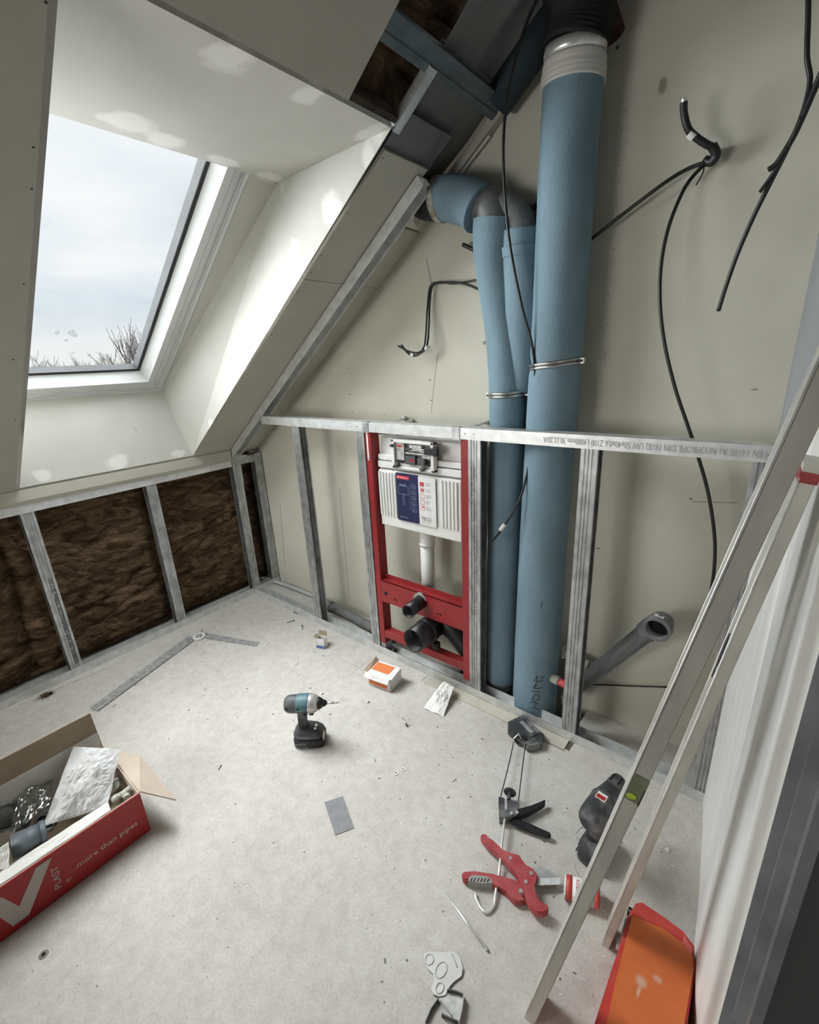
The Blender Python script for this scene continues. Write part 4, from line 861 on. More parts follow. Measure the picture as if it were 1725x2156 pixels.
mb = MB(); mb.prism(oz([(1318, 1928), (1330, 1935), (1322, 1972), (1308, 1968)], .07), (0, 0, -.05)); mb.prism(oz([(1300, 1972), (1318, 1982), (1312, 1996), (1298, 1986)], .04), (0, 0, -.02)); mb.split('latch_bracket', m_alu, oc)

# ================================================================== CARDBOARD BOX OF FITTINGS
cx0, cx1, cy0, cy1, ch = .145, .432, -1.66, -1.085, .150
cb_ = thing('cardboard_box', 'open red-printed cardboard box full of pipe fittings at the left edge', 'box', (.29, -1.37, 0))
mb = MB(); th_ = .004
mb.box((cx0, cy0, .0005), (cx1, cy1, .0045)); mb.build('box_bottom', m_card, cb_)
mb = MB(); mb.box((cx1-.001, cy0, .0005), (cx1+.003, cy1+.001, ch), bev=.0012); fr = mb.build('front_panel', m_cred, cb_, 'glossy red printed side')
mb = MB(); mb.box((cx1-.004, cy0, .004), (cx1-.0012, cy1, ch)); mb.build('panel_lining', m_cardlt, cb_)
mb = MB(); mb.box((cx0-.003, cy0, .0005), (cx0, cy1, ch)); mb.build('back_panel', m_card, cb_)
mb = MB(); mb.box((cx0, cy1-.003, .0005), (cx1-.001, cy1, ch)); mb.build('end_panel', m_cardlt, cb_)
mb = MB(); mb.box((cx0, cy0, .0005), (cx1-.001, cy0+.003, ch)); mb.build('end_panel', m_cardlt, cb_)
# flaps
mb = MB(); mb.prism([(cx0-.001, cy1, ch), (cx0-.001, cy0, ch), (cx0-.006, cy0, .294), (cx0-.006, cy1-.004, .294)], (.0035, 0, 0)); mb.build('back_flap', m_card, cb_)
e0 = Vector((cx0+.004, cy1, ch)); e1 = Vector((cx1, cy1+.001, ch)); e2 = AZ(371, 1686, .085); e3 = AZ(293, 1592, .14)
mb = MB(); mb.prism([e0, e1, e2, e3], (0, .002, .003)); mb.build('end_flap', m_cardlt, cb_)
mb = MB(); mb.box((cx0+.001, cy0+.05, .01), (cx0+.003, cy1-.004, .216)); mb.build('white_leaflet', m_paper, cb_, 'white leaflet against the back')
# lettering on the red side, read from +x: text runs towards +y
text('...more than pipes', .0245, (cx1+.003, -1.285, .052), (0, 1, .0), (0, 0, 1), m_print, fr, sx=.98)
text('PLAST', .022, (cx1+.003, -1.310, .030), (0, .10, 1), (0, -1, .1), m_print, fr, sx=1.25)
text('®', .018, (cx1+.003, -1.300, .030), (0, 1, 0), (0, 0, 1), m_print, fr)
lg = MB()
def yz(pts): lg.prism([(cx1+.0031, y+.03, z+.006) for y, z in pts], (.0006, 0, 0))
yz([(-1.56, .016), (-1.535, .016), (-1.535, .048), (-1.485, .048), (-1.485, .068), (-1.535, .068), (-1.535, .088), (-1.465, .088), (-1.465, .118), (-1.56, .118)])
yz([(-1.475, .118), (-1.445, .118), (-1.425, .058), (-1.372, .132), (-1.338, .132), (-1.415, .014), (-1.448, .014)])
lg.build('printed_logo', m_print, fr)
# contents
def crumple(name, label, corners, m, seed, amp=.012, n=26, cat='bag', grp=None, bulge=.0, parent=None, thick=.0008):
    c = [Vector(p) for p in corners]
    nrm = (c[1]-c[0]).cross(c[3]-c[0]).normalized()
    def fn(u, v):
        p = c[0].lerp(c[1], u).lerp(c[3].lerp(c[2], u), v); w_ = math.sin(math.pi*u)*math.sin(math.pi*v)
        k = noise.noise(Vector((u*3.5+seed, v*3.5, seed)))+.6*abs(noise.noise(Vector((u*8, v*8+seed, 2))))+.25*noise.noise(Vector((u*20, v*20, seed)))
        return p+nrm*(amp*k*(.35+.65*w_)+bulge*w_)+Vector((0, 0, 0))
    mb = MB(); mb.grid(fn, n, n, smooth=False)
    if bulge:
        mb.grid(lambda u, v: Vector(fn(u, v))-nrm*(bulge*1.6*math.sin(math.pi*u)*math.sin(math.pi*v)+.001), n, n, smooth=False)
    o = mb.build(name, m, parent, thick=thick)
    if parent is None: tag(o, label, cat, grp)
    return o
crumple('plastic_bag', 'big milky plastic bag standing up out of the red fittings box', [AZ(90, 1740, .10), AZ(225, 1700, .11), AZ(254, 1578, .20), AZ(155, 1572, .22)], m_bag, 3, .015, 34, grp='plastic bags of fittings', bulge=.022)
crumple('plastic_bag', 'shiny clear plastic bag around the grey coupling in the red box', [AZ(22, 1760, .13), AZ(105, 1690, .15), AZ(112, 1640, .15), AZ(30, 1655, .16)], m_clear, 6, .016, 24, grp='plastic bags of fittings', bulge=.02)
crumple('paper_liner', 'white torn paper lining inside the front edge of the red box', [(cx1-.006, -1.45, .151), (cx1-.006, -1.16, .150), (.36, -1.15, .125), (.36, -1.45, .13)], m_paper, 9, .010, 20, cat='paper')
crumple('paper_liner', 'curled white paper corner beside the grey coupling in the red box', [AZ(0, 1830, .13), AZ(20, 1830, .13), AZ(18, 1772, .17), AZ(-20, 1800, .16)], m_paper, 12, .008, 14, cat='paper')
def fitting(label, c, ax, r, L_, m=m_ppgrey, grp='grey pipe couplings', open_=True):
    c = Vector(c); ax = Vector(ax).normalized(); mb = MB(); openpipe(mb, c-ax*L_/2, c+ax*L_/2, r, .003, 28)
    o = mb.build('pipe_coupling', m); tag(o, label, 'pipe fitting', grp)
    mb = MB(); mb.tube([c+ax*(L_/2-.012), c+ax*(L_/2-.002)], r+.003, 28, cap=False); mb.build('socket_rim', m, o)
    return o
m_coup = mat('bluish_grey_plastic', (.13, .16, .18), .45, var=.15, scale=20)
fitting('large bluish-grey pipe coupling wrapped in clear plastic in the red box', AZ(62, 1772, .12), (.15, .95, -.15), .036, .075, m_coup)
fitting('grey pipe fitting half hidden at the left edge of the red box', AZ(8, 1725, .11), (.7, .2, .5), .032, .06)
fitting('small grey pipe fitting near the back of the red box', AZ(20, 1672, .10), (.2, .4, .9), .019, .04, m_coup)
fitting('dark grey ring fitting behind the clear bag in the red box', AZ(60, 1650, .09), (.5, .3, .8), .015, .03)
fitting('grey pipe fitting lying between the clear bag and the milky bag', AZ(108, 1718, .07), (.6, -.6, .2), .028, .06)
for i, (px, py, z, ax, lab) in enumerate([(258, 1672, .115, (.3, .9, .3), 'cream plastic pipe elbow at the right end of the red box'), (246, 1655, .11, (.9, -.3, .2), 'second cream pipe fitting under the milky bag edge'), (275, 1658, .13, (.1, .8, .5), 'white pipe end poking over the front edge of the red box'),
                                     (90, 1665, .10, (.6, .5, .2), 'cream fitting seen through the clear bag'), (70, 1685, .11, (.5, -.6, .1), 'cream tee fitting beneath the shiny bag')]):
    c = AZ(px, py, z); ax = Vector(ax).normalized(); mb = MB(); sd2 = ax.cross(Vector((0, 0, 1))).normalized()
    mb.tube(spline([c-ax*.024, c, c+sd2*.010+ax*.010, c+sd2*.028+ax*.012], 4), .0095, 14); mb.tube([c-ax*.028, c-ax*.012], .0125, 14); tag(mb.build('pipe_fitting', m_ppr), lab, 'pipe fitting', 'cream pipe fittings')
for i in range(4):
    px = (40, 95, 150, 215)[i]; py = 1700+ (120-px)*.45+random.uniform(-20, 20); c = AZ(px, py, .06); ax = Vector((random.uniform(-1, 1), random.uniform(-1, 1), .3)).normalized(); mb = MB(); mb.tube([c-ax*.02, c+ax*.02], .02, 14)
    tag(mb.build('pipe_fitting', m_ppgrey if i % 2 else m_coup), ['grey fitting at the bottom of the red box under the left bag edge', 'grey fitting at the bottom of the red box beneath the clear bag', 'grey fitting at the bottom of the red box beneath the milky bag', 'grey fitting at the bottom of the red box towards its right end'][i], 'pipe fitting', 'grey fittings at the bottom of the red box')
mb = MB(); c = AZ(190, 1726, .115); mb.tube([c, c+Vector((.01, .03, .004))], .009, 14); tag(mb.build('red_cap', mat('pink_red_plastic', (.75, .16, .18), .4)), 'small red cap showing through the milky bag', 'cap')

# ================================================================== POWER TOOLS (modelled in local space: +x = forward, z up, origin on the floor)
def toolmtx(pt, heading, tilt=0): return Matrix.Translation(pt) @ Matrix.Rotation(heading, 4, 'Z')
def tubeprof(mb, prof, seg=28, m=None, off=(0, 0, 0), sy=1.0, sz=1.0):
    """lathe about the x axis: prof = [(x, r)]"""
    k = mb.mi(m); o = Vector(off); vs = [[mb.b.verts.new(o+Vector((x, r*math.cos(2*math.pi*j/seg)*sy, r*math.sin(2*math.pi*j/seg)*sz))) for j in range(seg)] for x, r in prof]
    for i in range(len(prof)-1):
        for j in range(seg): f = mb.b.faces.new((vs[i][j], vs[i][(j+1) % seg], vs[i+1][(j+1) % seg], vs[i+1][j])); f.material_index = k; f.smooth = True
    mb.b.faces.new(vs[0][::-1]).material_index = k; mb.b.faces.new(vs[-1]).material_index = k
def loft(mb, secs, m=None, seg=24, pw=3.2):
    """superellipse sections stacked: (cx, cy, z, ax, ay)"""
    k = mb.mi(m); vs = []
    for cx, cy, z, ax, ay in secs:
        rg = []
        for j in range(seg):
            a = 2*math.pi*j/seg; c, s = math.cos(a), math.sin(a); rg.append(mb.b.verts.new((cx+ax*math.copysign(abs(c)**(2/pw), c), cy+ay*math.copysign(abs(s)**(2/pw), s), z)))
        vs.append(rg)
    for i in range(len(secs)-1):
        for j in range(seg): f = mb.b.faces.new((vs[i][j], vs[i][(j+1) % seg], vs[i+1][(j+1) % seg], vs[i+1][j])); f.material_index = k; f.smooth = True
    mb.b.faces.new(vs[0][::-1]).material_index = k; mb.b.faces.new(vs[-1]).material_index = k
hd_ = math.atan2(.62477, .7794)
mt = toolmtx(AZ(655, 1560, .0), hd_-.02)
im = thing('impact_driver', 'dark grey and teal cordless impact driver standing on its battery mid-floor', 'impact driver', mtx=mt)
mb = MB(); loft(mb, [(0, 0, .0005, .052, .036), (0, 0, .006, .056, .039), (0, 0, .030, .057, .040), (0, 0, .038, .055, .039)], seg=32, pw=5); bat = mb.build('battery', m_black, im, local=True)
mb = MB(); loft(mb, [(0, 0, .038, .053, .037), (-.002, 0, .052, .054, .037), (-.006, 0, .064, .044, .032), (-.014, 0, .074, .028, .024)], seg=32, pw=4); mb.build('base_housing', m_darkg, im, local=True)
mb = MB(); loft(mb, [(-.016, 0, .068, .019, .0165), (-.020, 0, .095, .0165, .015), (-.018, 0, .12, .018, .016), (-.012, 0, .142, .022, .018), (-.006, 0, .158, .034, .020)], pw=2.6); mb.build('handle', m_darkg, im, local=True)
mb = MB(); 
for y in (-.0165, .0155):
    for dx in (-.010, -.003, .004): mb.box((-.020+dx, y, .078), (-.017+dx, y+.002, .118))
mb.split('grip_rib', m_black, im, local=True)
mb = MB(); mb.box((.008, -.008, .122), (.026, .008, .142), bev=.005); mb.build('trigger', m_black, im, local=True)
ZB = .172
mb = MB(); tubeprof(mb, [(-.075, .012), (-.074, .024), (-.066, .030), (-.05, .0325), (-.01, .033), (.012, .0335)], off=(0, 0, ZB)); mb.build('motor_housing', m_darkg, im, local=True)
mb = MB(); tubeprof(mb, [(-.030, .0330), (-.028, .0342), (.010, .0345), (.016, .0340)], off=(0, 0, ZB+.003), sy=1.0, sz=.94); mb.build('teal_shell', m_teal, im, local=True)
mb = MB(); tubeprof(mb, [(.012, .0345), (.018, .0355), (.032, .033), (.044, .026), (.047, .022)], off=(0, 0, ZB)); mb.build('hammer_case', m_silver, im, local=True)
mb = MB(); tubeprof(mb, [(.046, .0225), (.050, .0225), (.056, .019), (.062, .016), (.063, .0125), (.070, .0125), (.073, .010), (.078, .006)], off=(0, 0, ZB)); mb.build('chuck', m_black, im, local=True)
mb = MB(); mb.tube([(.076, 0, ZB), (.108, 0, ZB)], .0042, 6); mb.tube([(.108, 0, ZB), (.113, 0, ZB), (.124, 0, ZB)], [.0042, .003, .001], 6); mb.build('driver_bit', m_silver, im, local=True)
mb = MB(); 
for x, z, r in ((-.062, ZB+.004, .004), (-.020, ZB+.004, .0042), (.0, .150, .003)): mb.tube([(x, -.0345, z), (x, -.030, z)], r, 10)
mb.box((-.012, -.0225, .147), (.006, -.0195, .151)); mb.split('screw_recess', m_dark, im, local=True)
mb = MB(); mb.box((-.040, -.0372, .044), (.010, -.034, .055), bev=.001); mb.build('belt_clip_mount', mat('slate_plastic', (.10, .12, .13), .4), im, local=True)
mb = MB(); 
for y in (-.012, .004): mb.tube([(.026, y, .068), (.026, y, .0705)], .0055, 12)
mb.split('mode_button', m_paper, im, local=True)
mb = MB(); mb.box((.054, -.028, .030), (.0585, -.006, .052)); mb.build('rating_label', m_cardlt, im, local=True)
def ltext(s, size, org, xd, yd, m, par, sx=1): 
    W_ = WM[par.name] if par.name in WM else chain(par); return text(s, size, W_ @ Vector(org), W_.to_3x3() @ Vector(xd), W_.to_3x3() @ Vector(yd), m, par, sx=sx)
ltext('makita', .0145, (-.046, -.0405, .019), (1, 0, 0), (0, 0, 1), m_inkg, im); ltext('18V  5.0Ah', .010, (-.044, -.0402, .006), (1, 0, 0), (0, 0, 1), m_inkg, im)
ltext('makita', .010, (-.060, -.0352, ZB-.014), (1, 0, 0), (0, 0, 1), m_inkg, im)

# second cordless drill, dusty, behind the level: body pointing to the back wall
pb = AZ(1243, 1822, .0); hdg = math.atan2(.99, .10)
mt = toolmtx(Vector((1.540, -.345, 0)), math.radians(82))
dr2 = thing('cordless_drill', 'dusty black cordless drill standing half hidden behind the longer level', 'drill', mtx=mt)
mb = MB(); loft(mb, [(0, 0, .0005, .052, .034), (0, 0, .006, .056, .037), (0, 0, .034, .057, .038), (0, 0, .05, .053, .036), (-.004, 0, .064, .04, .03), (-.010, 0, .074, .026, .022)], seg=32, pw=4.5); mb.build('battery', m_blackd, dr2, local=True)
mb = MB(); loft(mb, [(-.012, 0, .068, .019, .017), (-.014, 0, .10, .017, .0155), (-.010, 0, .13, .020, .018), (-.004, 0, .16, .028, .02)], pw=2.6); mb.build('handle', m_blackd, dr2, local=True)
mb = MB(); tubeprof(mb, [(-.078, .010), (-.076, .022), (-.066, .031), (-.05, .0345), (.0, .035), (.018, .034), (.03, .031), (.042, .0285), (.06, .025)], off=(0, 0, .182)); mb.build('motor_housing', m_blackd, dr2, local=True)
mb = MB(); tubeprof(mb, [(.058, .0245), (.066, .0245), (.070, .021), (.098, .021), (.108, .019), (.112, .008)], off=(0, 0, .182)); mb.build('chuck', m_blackd, dr2, local=True)
mb = MB()
for i in range(6):
    a = i*math.pi/3; mb.tube([(.074, .0215*math.cos(a), .182+.0215*math.sin(a)), (.098, .0212*math.cos(a), .182+.0212*math.sin(a))], .0022, 6)
mb.split('chuck_groove', m_dark, dr2, local=True)
mb = MB(); tubeprof(mb, [(.006, .0352), (.012, .0356), (.018, .0352)], off=(0, 0, .182)); mb.build('torque_ring', m_darkg, dr2, local=True)
mb = MB(); mb.prism([(-.018, .012, .2152), (.004, .012, .2152), (.004, -.014, .2152), (-.018, -.014, .2152)], (0, 0, .0025)); lb_ = mb.build('model_label', m_paper, dr2, local=True)
mb = MB(); mb.prism([(-.016, .010, .218), (-.004, .010, .218), (-.004, -.012, .218), (-.016, -.012, .218)], (0, 0, .0006)); mb.build('red_stripe', m_cred, dr2, local=True)
mb = MB(); mb.tube(spline([(-.03, .032, .050), (-.035, .048, .054), (-.012, .050, .052), (.01, .047, .046), (.014, .036, .040)], 5), .0016, 6); mb.build('belt_hook', m_chrome, dr2, local=True)
mb = MB(); mb.box((-.05, .0355, .018), (-.035, .0375, .034)); mb.build('battery_catch', m_paper, dr2, local=True)

# ================================================================== FLOOR ITEMS
def fprism(name, pix, z0, z1, m, parent=None, label=None, bev=0):
    mb = MB(); mb.prism([AZ(px, py, z1) for px, py in pix], (0, 0, z0-z1))
    if bev: bmesh.ops.bevel(mb.b, geom=mb.b.edges[:], offset=bev, segments=2, affect='EDGES')
    return mb.build(name, m, parent, label)
# battery lying by the partition
bl = thing('battery_pack', 'dusty black battery pack lying at the foot of the partition', 'battery', AZ(1110, 1560))
fprism('battery_body', [(1070, 1519), (1101, 1504), (1146, 1545), (1142, 1566), (1114, 1572), (1108, 1566), (1078, 1541), (1070, 1534)], .001, .030, m_blackd, bl, bev=.002)
fprism('battery_face', [(1082, 1521), (1102, 1510), (1137, 1543), (1117, 1552)], .030, .034, m_blackd, bl, bev=.001)
pA = AZ(1096, 1521, .0345); pB = AZ(1120, 1543, .0345); pC = AZ(1103, 1517, .0345)
fprism('label_plate', [(1094, 1520), (1100, 1517), (1124, 1541), (1117, 1544)], .034, .0350, m_inkg, bl)
text('makita', .011, AZ(1095, 1521, .0352), pB-pA, pC-pA, m_ink, bl)
# caulking gun
cg = thing('caulking_gun', 'black skeleton caulking gun lying on the floor with its rod pushed out', 'caulking gun', AZ(1070, 1690))
mb = MB(); c = AZ(1095, 1556, .026); ringpts = [c+Vector((.021*math.cos(a), .010*math.sin(a)*.6, .020*math.sin(a))) for a in [i*2*math.pi/24 for i in range(25)]]
mb.tube(ringpts, .004, 8, cap=False); mb.build('front_ring', m_black, cg)
mb = MB(); mb.tube([AZ(1081, 1556, .030), AZ(1092, 1545, .045), AZ(1098, 1555, .03)], .003, 6); mb.build('front_hook', m_chrome, cg)
mb = MB(); mb.tube([AZ(1082, 1562, .026), AZ(1074, 1600, .026), AZ(1055, 1676, .026)], .0018, 6); mb.tube([AZ(1107, 1566, .026), AZ(1101, 1610, .026), AZ(1092, 1686, .026)], .0018, 6); mb.split('frame_rod', m_black, cg)
mb = MB(); cc = AZ(1074, 1668, .030); dv = (AZ(1085, 1600, .03)-AZ(1068, 1700, .03)).normalized(); mb.tube([cc-dv*.003, cc, cc+dv*.004], [.018, .020, .006], 22); mb.tube([cc, cc-dv*.03], .006, 10); mb.build('plunger_disc', m_blackd, cg)
fprism('gun_body', [(1050, 1676), (1060, 1678), (1064, 1684), (1090, 1686), (1093, 1694), (1088, 1716), (1060, 1722), (1052, 1722)], .006, .034, m_blackd, cg, bev=.0015)
mb = MB(); 
for i in range(7): mb.tube([AZ(1066+.1*i, 1685+3.2*i, .037), AZ(1066+.1*i, 1686.5+3.2*i, .037)], .0045, 10)
mb.build('spring', m_chrome, cg)
mb = MB(); 
for q in ((1077, 1713), (1089, 1711)): p = AZ(*q, .036); mb.tube([p, p+Vector((0, 0, .003))], .0045, 12)
mb.split('rivet', m_chrome, cg)
fprism('handle', [(1074, 1706), (1095, 1702), (1118, 1696), (1149, 1682), (1148, 1691), (1143, 1694), (1110, 1712), (1088, 1722), (1078, 1722)], .010, .028, m_black, cg, bev=.002)
fprism('trigger', [(1066, 1718), (1080, 1722), (1100, 1728), (1112, 1732), (1159, 1752), (1161, 1760), (1154, 1762), (1108, 1743), (1094, 1740), (1076, 1730)], .010, .022, m_black, cg, bev=.002)
mb = MB(); mb.tube(spline([AZ(1064, 1716, .028), AZ(1058, 1770, .024), AZ(1052, 1830, .018), AZ(1044, 1880, .010), AZ(1040, 1905, .007), AZ(1026, 1921, .006), AZ(1012, 1910, .006), AZ(1003, 1892, .006), AZ(1002, 1881, .006)], 7), .0036, 12); mb.build('push_rod', m_chrome, cg)
# pipe cutter
m_blade = mat('grey_blade_steel', (.36, .37, .36), .5, .2, var=.12, scale=60); m_bladeb = mat('bright_blade_bevel', (.62, .62, .60), .45, .2, var=.12, scale=60)
pc = thing('pipe_cutter', 'dusty red plastic-pipe cutter with open handles and steel blade', 'pipe cutter', AZ(1085, 1850))
fprism('long_handle', [(1012, 1757), (1020, 1754), (1030, 1760), (1056, 1788), (1066, 1792), (1078, 1798), (1094, 1798), (1098, 1808), (1106, 1822), (1122, 1827), (1132, 1840), (1132, 1850), (1124, 1862), (1128, 1880), (1134, 1898), (1150, 1901), (1156, 1908), (1154, 1918), (1143, 1923), (1128, 1920), (1116, 1908), (1108, 1888), (1100, 1866), (1094, 1848), (1086, 1834), (1064, 1812), (1052, 1800), (1028, 1780), (1014, 1766)], .014, .034, m_redtool, pc, bev=.0025)
fprism('short_handle', [(972, 1838), (980, 1834), (1000, 1834), (1036, 1838), (1062, 1846), (1082, 1850), (1096, 1860), (1108, 1878), (1112, 1892), (1100, 1896), (1086, 1898), (1076, 1888), (1064, 1872), (1050, 1864), (1036, 1862), (1016, 1852), (1000, 1850), (988, 1853), (976, 1852)], .003, .022, m_redtool, pc, bev=.0025)
fprism('grey_grip', [(988, 1845), (996, 1841), (1028, 1844), (1036, 1852), (1038, 1860), (1016, 1860), (986, 1856)], .001, .0245, mat('grey_rubber_grip', (.30, .30, .27), .7, var=.1), pc, bev=.002)
mb = MB()
for i in range(6): p = AZ(993+7*i, 1851+.4*i, .0252); mb.box(p-Vector((.001, .006, 0)), p+Vector((.001, .005, .0006)))
mb.split('grip_slot', m_ink, pc)
fprism('blade', [(1124, 1828), (1140, 1825), (1158, 1832), (1174, 1845), (1180, 1852), (1181, 1861), (1130, 1863), (1126, 1850)], .018, .021, m_blade, pc)
fprism('blade_edge', [(1134, 1848), (1180, 1848), (1181, 1862), (1132, 1864)], .021, .0222, m_bladeb, pc)
fprism('inner_blade', [(1082, 1832), (1090, 1838), (1102, 1862), (1094, 1858), (1082, 1846)], .006, .012, m_silver, pc)
mb = MB()
for px, py in ((1119, 1839), (1075, 1807), (1097, 1876), (1108, 1857)): p = AZ(px, py, .034); mb.tube([p-Vector((0, 0, .004)), p+Vector((0, 0, .0025))], .0048, 12)
mb.split('rivet', m_silver, pc)
mb = MB(); mb.tube(spline([AZ(1026, 1762, .036), AZ(1040, 1768, .037), AZ(1052, 1776, .037), AZ(1058, 1788, .036)], 4), .0010, 6); mb.build('wire_latch', m_chrome, pc)
# thread spool
sp0 = thing('thread_spool', 'white and red sealing-thread spool lying half behind the longer level', 'spool', AZ(1215, 1880))
cA = AZ(1192, 1866, .027); cB = AZ(1262, 1888, .027); cB.z = cA.z; dx = (cB-cA).normalized()
def seg_(a, b_, r, m, nm, lb=None): mb = MB(); mb.tube([cA+dx*a, cA+dx*b_], r, 28); return mb.build(nm, m, sp0, lb)
Ls = (cB-cA).length
seg_(-.004, .000, .0265, m_paper, 'spool_flange'); seg_(0, .014, .0268, m_redrim, 'red_cap'); seg_(.014, Ls-.012, .0262, m_paper, 'label_wrap'); seg_(Ls-.012, Ls, .0268, m_redrim, 'red_cap')
upv = Vector((0, 0, 1)); sidev = dx.cross(upv).normalized()
fdir = (CAM-cA); fdir = (fdir-dx*fdir.dot(dx)).normalized(); tdir = dx; ydir = dx.cross(fdir).normalized(); 
o0 = cA+dx*.018+fdir*.0268
text('LOCTITE', .0100, o0+dx*.013+ydir*.018, -ydir, -dx, m_cred, sp0, off=.0006, bold=.0002)
text('55', .0125, o0+dx*.025+ydir*.008, -ydir, -dx, m_ink, sp0, off=.0006)
mb = MB(); mb.tube(spline([AZ(1206, 1812, .003), AZ(1212, 1835, .003), AZ(1228, 1862, .02)], 5), .0006, 5); mb.tube(spline([AZ(1256, 1895, .02), AZ(1262, 1908, .004), AZ(1275, 1920, .002), AZ(1290, 1940, .002)], 5), .0006, 5); mb.tube(spline([AZ(1258, 1870, .02), AZ(1272, 1885, .006), AZ(1282, 1902, .002)], 5), .0006, 5); mb.split('loose_thread', m_paper, sp0)
# steel rod
mb = MB(); mb.tube([AZ(937, 1880, .0032), AZ(1024, 1997, .0032)], .0032, 12); o = mb.build('steel_rod', m_chrome); tag(o, 'thin bright steel rod lying left of the leaning levels', 'rod')
mb = MB(); mb.tube([AZ(1022, 1994, .0032), AZ(1028, 2002, .0032)], .0036, 10); mb.build('rod_tip', m_steel, o)
o = fprism('grey_card', [(683, 1689), (722, 1676), (746, 1743), (706, 1758)], .0005, .002, mat('mid_grey_card', (.20, .20, .205), .6, var=.08, scale=40)); tag(o, 'flat grey rectangular card lying on the middle of the floor', 'card')
# edge strips + white roll
m_gst = mat('speckled_grey_strip', (.20, .20, .195), .6, var=.2, scale=60, col2=(.36, .36, .34), detail=8)
o = fprism('edging_strip', [(398, 1338), (412, 1345), (206, 1496), (190, 1489)], .0005, .006, m_gst); tag(o, 'long speckled grey strip pointing from the white disc to the red box', 'strip', 'speckled grey strips')
o = fprism('edging_strip', [(430, 1330), (440, 1334), (546, 1352), (540, 1360), (434, 1344)], .0005, .004, m_gst); tag(o, 'short speckled grey strip right of the white disc', 'strip', 'speckled grey strips')
mb = MB(); c = AZ(420, 1343, .0); mb.tube([c+Vector((0, 0, .0005)), c+Vector((0, 0, .012))], .030, 30); o = mb.build('white_disc', m_whitepl); tag(o, 'small white disc lying where the two grey strips meet', 'disc')
mb = MB(); mb.prism([c+Vector((.026*math.cos(a)*(.55 if i % 2 else 1), .018*math.sin(a), .0125)) for i, a in enumerate([j*math.pi/6 for j in range(12)])], (0, 0, .001)); mb.build('grey_film', m_gst, o)
# small cardboard box (open top)
def carton_quad(thing_, c0, ex, ey, h, walls, t=.0015):
    c0 = Vector(c0); ex = Vector(ex); ey = Vector(ey); P = [c0, c0+ex, c0+ex+ey, c0+ey]
    for i, (nm, m) in enumerate(walls):
        a, b_ = P[i], P[(i+1) % 4]; inn = (P[(i+3) % 4]-a).normalized()*t; mb = MB(); mb.prism([a, b_, b_+Vector((0, 0, h)), a+Vector((0, 0, h))], inn); mb.build(nm, m, thing_)
    mb = MB(); mb.prism(P, (0, 0, t)); mb.build('box_bottom', m_card, thing_); return P
sb = thing('small_box', 'tiny open white and blue cardboard box standing near the knee-wall corner', 'box', AZ(676, 1362))
f0 = AZ(667, 1364, 0); f1_ = AZ(684, 1367, 0); ex = f1_-f0; ey = Vector((-ex.y, ex.x, 0)).normalized()*ex.length*.75
P = carton_quad(sb, f0, ex, ey, .055, [('box_side', m_paper)]*4)
mb = MB(); a = P[0]; b_ = P[1]; n_ = -ey.normalized()*.0008; mb.prism([a+Vector((0, 0, .002))+n_, b_+Vector((0, 0, .002))+n_, b_+Vector((0, 0, .018))+n_, a+Vector((0, 0, .016))+n_], n_*.5); mb.build('blue_print', mat('blue_print_ink', (.12, .18, .38), .6), sb)
mb = MB(); mb.prism([P[3]+Vector((0, 0, .055)), P[2]+Vector((0, 0, .055)), P[2]+Vector((0, 0, .080))+ey*.1, P[3]+Vector((0, 0, .080))+ey*.1], ey.normalized()*.001); mb.build('top_flap', m_card, sb)
mb = MB(); mb.prism([P[0]+Vector((0, 0, .054)), P[3]+Vector((0, 0, .054)), P[3]+Vector((0, 0, .062))-ex*.25, P[0]+Vector((0, 0, .062))-ex*.25], (.0, 0, .001)); mb.build('top_flap', m_card, sb)
# orange/white screw box
ob = thing('screw_box', 'white and orange cardboard screw box with its lid half open', 'box', AZ(808, 1445))
g0 = AZ(777, 1440, 0); g1 = AZ(823, 1457, 0); ex = g1-g0; g2 = AZ(846, 1434, 0); ey = g2-g1; ey = ey.normalized()*min(ey.length, .105)
hb = .062
P = carton_quad(ob, g0, ex, ey, hb, [('box_front', m_paper), ('box_end', m_paper), ('box_back', m_paper), ('box_end', m_paper)])
up = Vector((0, 0, 1)); fn_ = -ey.normalized()*.001
mb = MB(); a = P[0]; b_ = P[1]; mb.prism([a+ex*.03+up*.008+fn_, a+ex*.84+up*.008+fn_, a+ex*.84+up*.040+fn_, a+ex*.03+up*.040+fn_], fn_*.4); mb.build('orange_band', m_orangep, ob)
tl = [P[0]+up*hb+fn_*2, P[1]+up*hb+fn_*2, P[2]+up*hb*1.1, P[3]+up*hb*1.1]
mb = MB(); mb.prism(tl, (0, 0, .0015)); mb.build('lid', m_paper, ob)
mb = MB(); L4 = lambda u, v: tl[0].lerp(tl[1], u).lerp(tl[3].lerp(tl[2], u), v)+up*.0017; mb.prism([L4(.02, .28), L4(.80, .28), L4(.80, .88), L4(.02, .88)], (0, 0, .0006)); mb.build('orange_band', m_orangep, ob)
mb = MB(); q0 = tl[0]-ex*.10; q1 = tl[1]-ex*.02; dn = -ey.normalized()*.014+Vector((0, 0, -.019)); mb.prism([q0, q1, q1+dn, q0+dn], (0, 0, .0015)); tfp = mb.build('tuck_flap', m_paper, ob)
text('NR. 25', .009, q0.lerp(q1, .32)+dn*.62+Vector((0, 0, .0016)), ex, -dn, m_inkg, ob, off=.0006)
mb = MB(); mb.prism([tl[0], tl[3], tl[3]-ex.normalized()*.016+up*.018, tl[0]-ex.normalized()*.020+up*.006], (0.001, 0, .001)); mb.build('side_flap', m_card, ob)
